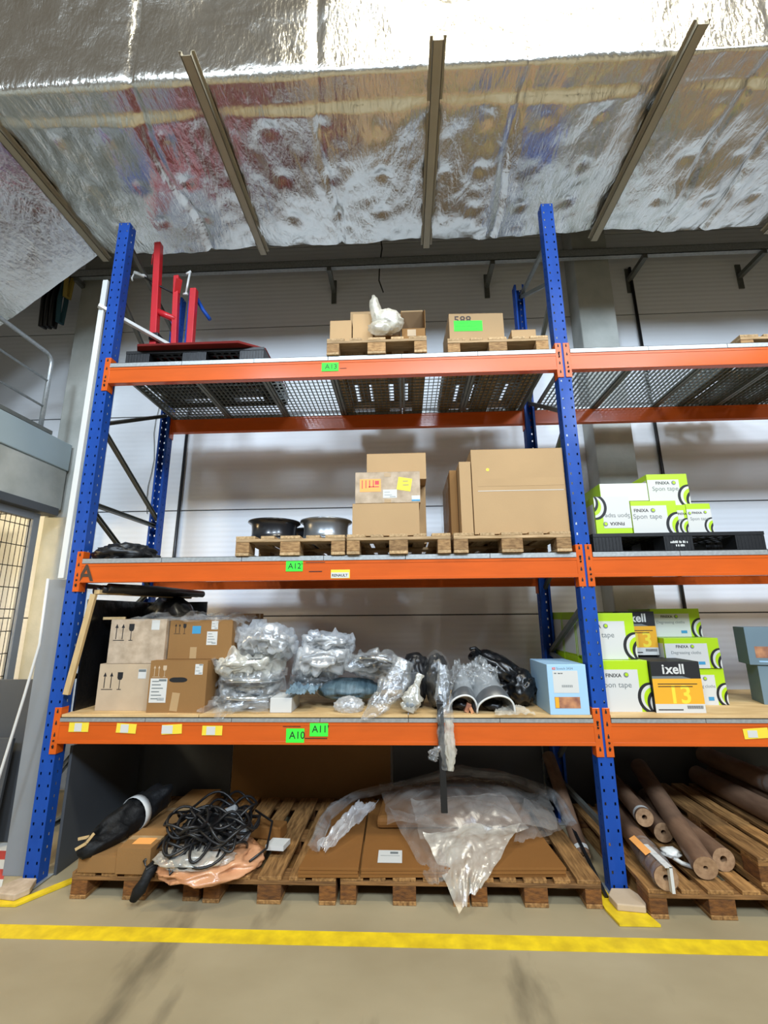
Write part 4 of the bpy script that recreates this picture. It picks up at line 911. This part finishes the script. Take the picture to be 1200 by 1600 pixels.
t = thing('knotted_clear_bag', 'knotted clear bag bulging at the shelf edge', 'bag', (2.45, .0, Z10)); bag_cone('', [(2.53, .06, 1.27), (2.5, .04, 1.2), (2.47, .02, 1.12), (2.44, .01, 1.04)], [.03, .02, .08, .05], M['filmwarm'], 5, 'clear_bag', parent=t)
MB().blob((2.455, .02, 1.08), (.045, .03, .03), .2, 2, 3, 3).build('small_grey_part', M['greyp'], t)
b = MB(); b.blob((2.50, .24, 1.2), (.075, .1, .17), .18, 2.2, 21, 4, zmin=Z10+.001); b.blob((2.5, .26, 1.33), (.08, .07, .06), .3, 2.8, 22, 3); props(b.build('black_plastic_part', M['blackp']), 'black ribbed plastic part standing behind the knotted bag', 'car part')
b = MB(); b.box(2.4, 2.52, .12, .16, 1.08, 1.27, rot=Matrix.Rotation(-.12, 3, 'Y')); props(b.build('dark_panel_piece', M['darkgrey'], bevel=.006), 'small dark grey panel piece propped against the black ribbed part', 'car part')
t = thing('black_bagged_roll', 'rounded black part in glossy film between the clear bags and mirror shells', 'bagged part', (2.66, .2, Z10))
b = MB(); b.blob((2.655, .22, 1.2), (.085, .12, .18), .14, 2.4, 24, 4, zmin=Z10+.001); b.build('black_part', M['blackf'], t)
b = MB(); b.blob((2.65, .21, 1.22), (.098, .13, .18), .14, 2.2, 25, 4, zmin=Z10+.001); b.build('clear_bag', M['filmvery'], t)
# long black trim strip hanging with bag
t = thing('black_trim_strip', 'long narrow black strip in a clear bag hanging over the shelf front', 'car part', (2.65, -.06, .45))
b = MB(); b.bar((2.655, -.045, .455), (2.65, -.035, 1.1), .042, .014, upv=(0, 1, 0)); b.bar((2.65, -.035, 1.098), (2.66, .1, 1.2), .042, .014); b.build('strip', M['blackp'], t, bevel=.003)
bag_cone('', [(2.67, -.05, .7), (2.68, -.055, .78), (2.67, -.052, .9), (2.68, -.05, 1.02), (2.68, .0, 1.15), (2.68, .05, 1.33)], [.022, .04, .05, .055, .055, .04], M['filmthin'], 8, 'clear_bag', parent=t, squash=.4)
bag_cone('', [(2.70, -.06, .7), (2.71, -.062, .82), (2.7, -.06, 1.0)], [.02, .036, .03], M['filmwarm'], 9, 'bag_end', parent=t, squash=.5)
bag_cone('', [(2.585, -.06, .76), (2.6, -.06, .8), (2.64, -.06, .84)], [.03, .034, .012], M['filmthin'], 10, 'bag_end', parent=t, squash=.5)

def shell(label, x0, x1, y0, z1, seed, m, rz, group, lean=.05):
    """car mirror shell: a bent hood, open towards the viewer and rising to the back"""
    t = thing('mirror_shell', label, 'mirror cover', ((x0+x1)/2, y0, Z10), group); b = MB(); w_ = x1-x0; h0 = .115; h1 = z1-Z10
    def fn(u, v):
        a = PI*u; k = 1-.3*v*v; hh = h0+(h1-h0)*min(1, v*1.15)**.8; x = (x0+x1)/2-math.cos(a)*w_/2*k-lean*v; z = Z10+.002+max(0, math.sin(a))**.75*hh*(1-.12*math.cos(a)); return Vector((x, y0+v*.26-.03*math.sin(a)*(1-v), z))
    b.grid(30, 18, fn); b.build('shell', m, t, solid=.004)
    b = MB(); b.tube([tuple(Vector(fn(k/24, 0))+Vector((0, -.002, 0))) for k in range(25)], .007, 6); b.build('edge', M['whiteP'], t)
    b = MB(); b.grid(30, 4, lambda u, v: fn(u, v*.22)+Vector((0, 0, .004))); b.build('silver_band', M['silver'], t)
    b = MB(); b.blob(((x0+x1)/2, y0+.12, Z10+.04), (w_*.25, .08, .03), .3, 3, seed, 3, zmin=Z10+.002); b.build('inner_mechanism', M['blackp'], t)
    bag_body(((x0+x1)/2-lean*.9, y0+.2, Z10+h1*.78), (w_*.42, .13, h1*.26), seed, Z10, Matrix.Rotation(.5, 3, 'X')).build('clear_film', M['filmthin'], t)
    t.rotation_euler = (0, 0, rz); return t
shell('grey mirror shell opening towards the viewer, left of the two', 2.712, 2.905, .05, 1.27, 31, M['mirrorcap'], .0, 'mirror shells on the shelf', -.03)
shell('grey mirror shell opening towards the viewer, right of the two', 2.9, 3.15, .03, 1.29, 32, M['mirrorcap'], .0, 'mirror shells on the shelf', .06)
b = MB(); b.box(2.83, 2.86, .06, .12, 1.02, 1.08, rot=Matrix.Rotation(.4, 3, 'Y')); b.box(2.855, 2.875, .04, .09, 1.02, 1.06, rot=Matrix.Rotation(-.4, 3, 'Y')); props(b.build('rust_red_bracket', M['skin']), 'small rust red bracket lying between the mirror shells', 'bracket')
sheet('milky plastic wrap spread on the board in front of the right mirror shell', 'plastic_wrap', [(3.0, -.035, 1.028), (3.27, -.035, 1.028), (3.2, .13, 1.06), (3.05, .13, 1.05)], .012, 12, M['filmwarm'], 30, 20)
t = thing('black_bagged_part', 'crumpled black film bundle sloping down to the pale blue box', 'bagged part', (3.2, .3, Z10)); b = MB()
b.blob((3.13, .4, 1.26), (.2, .13, .09), .28, 2.8, 41, 4, rot=Matrix.Rotation(.5, 3, 'Y')); b.blob((3.27, .33, 1.14), (.095, .12, .12), .25, 2.6, 42, 4, zmin=Z10+.001); b.blob((3.1, .4, 1.12), (.12, .13, .11), .2, 2.6, 43, 4, zmin=Z10+.001); b.build('film_bundle', M['blackf'], t)
b = MB(); b.tube([(3.01, .4, 1.36), (2.96, .38, 1.42), (2.92, .36, 1.41)], [.03, .012, .014], 8); b.build('twisted_end', M['blackf'], t)

# ============================================================ FLOOR LEVEL
b = MB(); b.box(.065, .085, .12, 1.0, .0, .79); props(b.build('dark_side_board', M['darkgrey']), 'dark grey board standing on the floor against the left upright frame', 'board')
for k, (x0, x1, m, lab, h, y_) in enumerate(((.87, 2.28, 'cardD', 'large brown cardboard sheet standing at the back under the lowest shelf', .8, 1.115), (-.3, .862, 'darkgrey', 'dark grey sheet standing at the back left under the lowest shelf', .79, 1.12), (2.3, 3.6, 'darkgrey', 'dark grey sheet standing at the back right of the brown cardboard sheet', .79, 1.12), (3.62, 7.2, 'darkgrey', 'added dark grey sheet deepening the shade behind the brown rolls under the right bay', .8, 1.14))):  # the right bay's sheet is added to keep the back there dark
    b = MB(); b.box(x0, x1, y_, y_+.015, 0, h); props(b.build('back_sheet', M[m], bevel=.002), lab, 'sheet')
ZF = .1445
def flatcard(label, pts, z0, h, m, deco=None):
    t = thing('flattened_carton', label, 'flattened cardboard', (pts[0][0], pts[0][1], z0), 'flattened cartons on the floor pallets')
    n_ = 3
    for k in range(n_):
        b = MB(); b.prism([(x+random.uniform(-.004, .004), y+random.uniform(-.006, .006)) for x, y in pts], z0+k*h/n_, z0+(k+1)*h/n_-.002); b.build('cardboard_layer', m, t, bevel=.001)
    if deco: deco(t)
    return t
flatcard('flattened brown cartons on the floor pallets, left of the labelled ones', [(1.765, -.15), (2.125, -.14), (2.105, .85), (1.83, .86)], ZF, .05, M['cardflat'])
def dl(t): 
    s = MB().box(2.235, 2.385, -.08, .07, ZF+.05, ZF+.0512).build('paper_label', M['white'], t); MB().box(2.25, 2.37, .0, .004, ZF+.0512, ZF+.0516).build('print', M['printg'], s); MB().box(2.31, 2.36, .025, .05, ZF+.0512, ZF+.0516).build('print', M['printg'], s)
flatcard('flattened brown cartons with a white label on the floor pallets', [(2.14, -.14), (3.36, -.105), (3.3, .88), (2.12, .88)], ZF, .05, M['cardflat'], dl)
b = MB(); b.prism([(2.2, .35), (3.3, .4), (3.25, .98), (2.25, .98)], ZF+.0515, .275); props(b.build('brown_parcel', M['cardflat'], bevel=.03), 'low wide brown parcel under the bubble wrap', 'parcel')
# bubble wrap
G = 'bubble wrap on the floor pallets'
sheet('big grey bubble wrap sheet spread over the brown parcel', 'bubble_wrap', [(2.28, .22, .285), (3.42, .22, .27), (3.58, .98, .27), (2.2, 1.0, .29)], .035, 21, M['bubble'], 90, 60, bow=.15, freq=3, cat='bubble wrap', group=G)
sheet('bright bubble wrap corner folded forward over the pallet edge', 'bubble_wrap', [(2.70, -.29, .06), (2.84, -.25, .17), (3.16, .12, .33), (2.52, .08, .30)], .03, 22, M['filmwarm'], 60, 50, bow=.05, freq=2.6, cat='bubble wrap', group=G)
sheet('puffed bubble wrap fold standing on the sheet behind the bright corner', 'bubble_wrap', [(2.5, .06, .27), (3.2, .08, .32), (3.1, .42, .42), (2.45, .4, .36)], .03, 27, M['bubble'], 60, 50, bow=.08, freq=2.6, cat='bubble wrap', group=G)
sheet('pointed bubble wrap flap hanging over the labelled cartons', 'bubble_wrap', [(2.54, -.22, .15), (2.62, -.21, .16), (2.8, .12, .28), (2.28, .45, .31)], .02, 23, M['bubble'], 50, 40, bow=.02, freq=3, cat='bubble wrap', group=G)
sheet('flat bubble wrap tongue lying over the right end of the cartons', 'bubble_wrap', [(3.1, .1, .24), (3.3, .2, .215), (3.56, .4, .22), (3.3, .6, .3)], .02, 28, M['bubble'], 40, 30, bow=.02, freq=3, cat='bubble wrap', group=G)
sheet('twisted strip of clear wrap curling at the left end of the parcel', 'bubble_wrap', [(1.84, .05, .22), (1.92, .0, .23), (2.22, .42, .33), (2.06, .52, .30)], .045, 24, M['film'], 50, 30, bow=.04, freq=4, cat='bubble wrap', group=G)
bag_cone('long twisted rope of clear wrap along the back of the parcel', [(1.83, .0, .23), (1.85, .4, .27), (2.0, .75, .27), (2.34, .86, .30), (2.85, .9, .41), (3.3, .85, .37), (3.55, .62, .31), (3.58, .42, .22)], [.04, .05, .035, .03, .05, .045, .04, .045], M['filmthin'], 31, 'twisted_wrap', 'plastic wrap', squash=.8)
# left boxes
carton('small brown box with orange label on the floor pallet at far left', .64, .85, -.15, .12, ZF, .285, M['cardD'], lambda t, y: MB().box(.7, .82, -.1, -.02, .2855, .2865).build('orange_label', M['orangep'], t), None)
carton('low brown box on the floor pallet left of the orange labelled one', .395, .635, -.14, .25, ZF, .235, M['cardD'], None, None)
carton('long flat brown box lying behind the orange labelled one', .6, .85, .13, .95, ZF, .24, M['cardD'], None, None)
t = thing('black_wrapped_roll', 'black film wrapped roll with a white band, lying at the left of the floor pallet', 'roll', (.5, .15, .24))
b = MB(); b.tube([Vector((.43, -.17, .26)).lerp(Vector((.56, .45, .35)), k/24) for k in range(25)], [.03+.07*min(1, k/9)**.6 for k in range(25)], 36)
for v in b.bm.verts: v.co += Vector((1, .4, 1))*(.05*noise.noise(v.co*9)+.03*noise.noise(v.co*25))
b.build('roll', M['blackm'], t)
b = MB(); b.tube([(.523, .2, .333), (.535, .25, .336)], .108, 22, cap=False); b.build('white_band', M['white'], t, solid=.002)
for k, (x_, y_, z_, a_) in enumerate(((.42, -.17, .3, .5), (.46, -.15, .335, .9), (.40, -.12, .325, .2))): MB().box(x_-.035, x_+.035, y_-.006, y_, z_-.008, z_+.008, rot=Matrix.Rotation(-a_, 3, 'Y')).build('torn_paper', M['batten'], t)
# bags + cables
b = MB(); b.blob((1.19, -.02, .17), (.29, .24, .075), .16, 2.2, 52, 5, zmin=ZF+.001, rot=Matrix.Rotation(.3, 3, 'Z')); props(b.build('orange_tinted_bag', M['pink']), 'orange tinted plastic bag lying flat under the black cables', 'bag')
b = MB(); b.blob((1.12, -.13, .235), (.22, .12, .045), .2, 2.4, 53, 4); props(b.build('cream_bag', M['filmwarm']), 'cream plastic bag lying between the orange bag and the cables', 'bag')
b = MB(); random.seed(5)
for k in range(32):
    cx_ = 1.12+random.uniform(-.13, .2); cy_ = .1+random.uniform(-.16, .22); r1 = random.uniform(.09, .2); r2 = random.uniform(.06, .14); ph = random.uniform(0, PI); z0 = .25+.0045*k+random.uniform(-.02, .03); tl = random.uniform(-.4, .5)
    pts = []
    for i in range(28):
        a = 2*PI*i/28; X = r1*math.cos(a); Y = r2*math.sin(a); pts.append((cx_+X*math.cos(ph)-Y*math.sin(ph), cy_+X*math.sin(ph)+Y*math.cos(ph), max(.2, z0+tl*Y+.02*math.sin(3*a+k))))
    b.tube(pts, .0085, 7, closed=True)
for k in range(5):
    x_ = 1.02+.05*k; b.tube([(x_, .0, .34), (x_-.02, -.12, .31), (x_-.03+.04*math.sin(k), -.2, .24), (x_+.01, -.255+.01*k, .2-.02*(k % 3)), (x_+.05, -.2, .24), (x_+.06, -.1, .3)], .0075, 7)
for k, (x_, y_, ra, rb) in enumerate(((1.1, -.12, .1, .13), (1.2, -.14, .13, .12), (1.02, -.1, .08, .12), (1.16, -.1, .06, .15))):
    b.tube([(x_+ra*math.cos(2*PI*i/26), y_+rb*math.sin(2*PI*i/26), .315+.5*min(0, y_+rb*math.sin(2*PI*i/26)+.08)+.01*k) for i in range(26)], .0085, 7, closed=True)
b.tube([(.9, .1, .3), (.85, -.05, .26), (.82, -.16, .22), (.86, -.2, .2), (.95, -.12, .24)], .009, 7); b.tube([(1.35, .3, .33), (1.5, .2, .3), (1.52, .02, .22), (1.45, -.1, .2)], .0075, 7)
props(b.build('black_cable_heap', M['rubber']), 'tangled heap of black cables on the floor pallet', 'cable')
b = MB(); b.blob((1.13, .12, .26), (.2, .17, .09), .25, 2.6, 54, 4, zmin=.2); props(b.build('dark_cable_bag', M['blackf']), 'dark film bag buried inside the heap of black cables', 'bag')
for k, (x_, y_, z_, rz) in enumerate(((1.36, .02, .3, .3), (1.22, .16, .37, -.4))):
    b = MB(); b.box(x_-.045, x_+.045, y_-.03, y_+.03, z_-.02, z_+.02, rot=Matrix.Rotation(rz, 3, 'Y') @ Matrix.Rotation(.6, 3, 'X')); props(b.build('grey_connector', M['midgrey'], bevel=.01), ['grey plug lying on the cable heap at its right', 'grey plug lying on top of the cable heap'][k], 'plug')
b = MB(); b.prism([(1.5, .06), (1.62, .05), (1.64, .15), (1.52, .16)], .19, .22); props(b.build('white_paper_tag', M['white']), 'white paper tag at the right of the cable heap', 'tag')
b = MB(); b.box(1.3, 1.55, .3, .42, ZF+.001, .23, rot=Matrix.Rotation(-.2, 3, 'Z')); props(b.build('brown_paper_packet', M['cardflat'], bevel=.01), 'brown paper packet behind the cable heap', 'packet')
b = MB(); b.tube([(.9, -.12, .22), (.87, -.17, .18), (.85, -.2, .13), (.83, -.21, .09), (.81, -.22, .05)], [.02, .035, .03, .035, .02], 16); 
for v in b.bm.verts: v.co += Vector((1, .4, 1))*.02*noise.noise(v.co*12)
props(b.build('black_film_tail', M['blackm']), 'tail of black film hanging off the pallet to the floor left of the cables', 'film')

# rolls on the right
def roll(label, a, c_, r, hole=.018, group='brown paper rolls', wrap=None, m=None, band=None, label2=None):
    a = Vector(a); c_ = Vector(c_); d = (c_-a).normalized(); t = thing('brown_paper_roll', label, 'roll', a, group)
    q = d.to_track_quat('Z', 'Y').to_matrix(); ln = (c_-a).length; b = MB()
    b.lathe([(r, 0), (r, ln)], a, M4=q.to_4x4(), seg=30); b.build('paper', m or M['paperroll'], t)
    b = MB(); b.lathe([(hole, .002), (r*.985, .0), (r, .0)], a, M4=q.to_4x4(), seg=30); b.lathe([(hole, .002), (hole, .2)], a, M4=q.to_4x4(), seg=20); b.build('end_face', M['rollend'], t); b = MB(); b.lathe([(hole, ln), (r, ln)], a, M4=q.to_4x4(), seg=30); b.build('end_face', M['rollend'], t)
    b = MB(); b.lathe([(0, .05), (hole, .05)], a, M4=q.to_4x4(), seg=20); b.build('core', M['hole'], t)
    if band:
        for z_ in band: b = MB(); b.lathe([(r+.002, z_), (r+.002, z_+.03)], a, M4=q.to_4x4(), seg=30); b.build('white_band', M['white'], t)
    if wrap:
        b = MB(); b.lathe([(r+.004+.006*math.sin(k*2.1), k*wrap/12) for k in range(13)], a, M4=q.to_4x4(), seg=30); b.build('clear_wrap', M['filmthin'], t)
    return t
roll('brown paper roll with small core hole lying across the pallet, its end nearest the centre', (4.155, -.13, .215), (4.36, 1.0, .42), .065, .012)
roll('brown paper roll with wide core hole, right of the one with the small hole', (4.33, -.02, .21), (4.36, .95, .21), .064, .02)
t = roll('taped brown roll with a white strap over its end, beside the middle upright', (3.875, -.23, .21), (4.0, .75, .21), .063, .016, wrap=.35)
b = MB(); b.box(3.883, 3.9, -.262, -.234, .15, .28); b.box(3.86, 3.9, -.262, .0, .274, .279); b.build('white_strap', M['white'], t); b = MB(); b.box(3.83, 3.87, -.1, .1, .272, .276, rot=Matrix.Rotation(-.5, 3, 'Y')); b.build('orange_tape', M['orangep'], t)
roll('brown roll with a white strap behind the taped one', (4.0, .22, .34), (4.12, 1.0, .33), .055, .016, band=(.02,))
roll('short brown roll between the taped one and the leaning one', (4.15, .3, .22), (4.22, 1.0, .23), .06, .016)
roll('large film wrapped roll on the raised pallet, uppermost', (5.42, -.05, .36), (5.36, 1.0, .36), .075, .02, wrap=.5)
roll('long brown roll on the raised pallet nearest its left edge', (4.87, -.1, .36), (4.82, 1.0, .36), .07, .018, wrap=.25)
roll('long brown roll on the raised pallet, second from its left edge', (5.04, -.1, .365), (4.99, 1.03, .365), .075, .018)
roll('long brown roll lying on top of the others on the raised pallet', (5.0, -.08, .5), (4.93, 1.05, .5), .07, .018, wrap=.5)
roll('film wrapped roll standing between the pallets left of the middle upright', (3.6, .3, .07), (3.62, 1.0, .5), .05, .012, band=(.03,))
b = MB(); b.bar((3.6, -.05, .02), (3.575, .9, .36), .02, .012); props(b.build('dark_steel_strip', M['blackp']), 'dark narrow strip leaning between pallet and middle upright', 'strip')
b = MB(); b.tube([(4.03, .1, .2), (4.1, .02, .17), (4.17, -.02, .16), (4.2, -.05, .155)], .013, 8); b.blob((4.07, .08, .2), (.045, .04, .02), .6, 3, 61, 3); props(b.build('white_strap_tangle', M['whiteP']), 'tangle of white strapping between the brown rolls', 'strap')

# floor line, red white tape
b = MB(); b.box(.06, 9, -.478, -.368, .0005, .002); props(b.build('yellow_floor_line', M['yellowpaint']), 'long yellow line across the concrete floor in front of the rack', 'floor marking')
b = MB(); b.mi = 0
for k in range(8):
    y0 = -.42+k*.12; b.prism([(-.02-.09*k+.06, y0), (.075-.09*k+.06, y0), (.075-.09*(k+1)+.06, y0+.12), (-.02-.09*(k+1)+.06, y0+.12)], .0005, .002, k % 2)
props(b.build('red_white_floor_tape', [M['redf'], M['white']]), 'red and white striped tape on the floor at the left end of the yellow line', 'floor marking')

# ============================================================ LEFT OF THE RACK
b = MB(); b.box(-.118, -.074, -.005, .02, 1.95, 4.5); props(b.build('white_trunking', M['whiteP'], bevel=.003), 'tall white trunking strip running up beside the left upright', 'strip')
b = MB(); b.bar((-.105, -.03, 4.23), (.55, .62, 4.03), .035, .03); props(b.build('white_lath', M['whiteP'], bevel=.002), 'white lath sticking out behind the left upright towards the red stand', 'lath')
b = MB(); b.box(-.27, -.06, .1, .13, 0, 1.95); props(b.build('grey_side_panel', M['midgrey'], bevel=.003), 'tall light grey panel standing just left of the left upright', 'panel')
b = MB(); b.tube([(-.112, -.1, 1.94), (-.1, -.1, 1.49), (-.15, -.1, 1.15), (-.23, -.1, .67), (-.36, -.1, .0)], .009, 8); props(b.build('white_hose', M['whiteP']), 'thin white hose hanging beside the left upright down to the floor', 'hose')
for k, (x0, x1, y0, zt_, tl) in enumerate(((-1.2, -.6, .55, 1.17, -.04), (-1.1, -.66, .42, .75, -.08))):
    b = MB(); b.box(x0, x1, y0, y0+.025, 0.0, zt_, rot=Matrix.Rotation(tl, 3, 'X'), piv=(0, y0, 0)); props(b.build('dark_grey_panel', M['darkgrey'], bevel=.003), ['taller dark grey panel leaning left of the rack under the mesh partition', 'shorter dark grey panel leaning in front of the taller one left of the rack'][k], 'panel')
for k, (x, y_, z0, z1, m, lab) in enumerate(((-1.72, 1.25, 5.0, 5.65, 'blackp', 'black lifting slings hanging under the sloping foil'), (-1.52, 1.25, 5.05, 5.62, 'teal', 'teal lifting sling hanging beside the black ones'), (-1.44, 1.2, 5.35, 6.0, 'yweb', 'yellow lifting sling hanging right of the teal one'))):
    b = MB()
    for q in range(3 if k == 0 else 1): b.tube([(x-.05+.06*q, y_, z1), (x-.06+.06*q, y_-.02, (z0+z1)/2), (x-.055+.06*q, y_, z0), (x-.03+.06*q, y_+.03, z0-.01), (x-.02+.06*q, y_+.03, (z0+z1)/2), (x-.03+.06*q, y_+.02, z1)], .026, 8)
    b.tube([(x-.03, y_+.01, z1-.01), (x-.03, y_+.01, 6.7)], .006, 6)
    props(b.build('lifting_sling', M[m]), lab, 'sling', 'slings hanging left of the column')
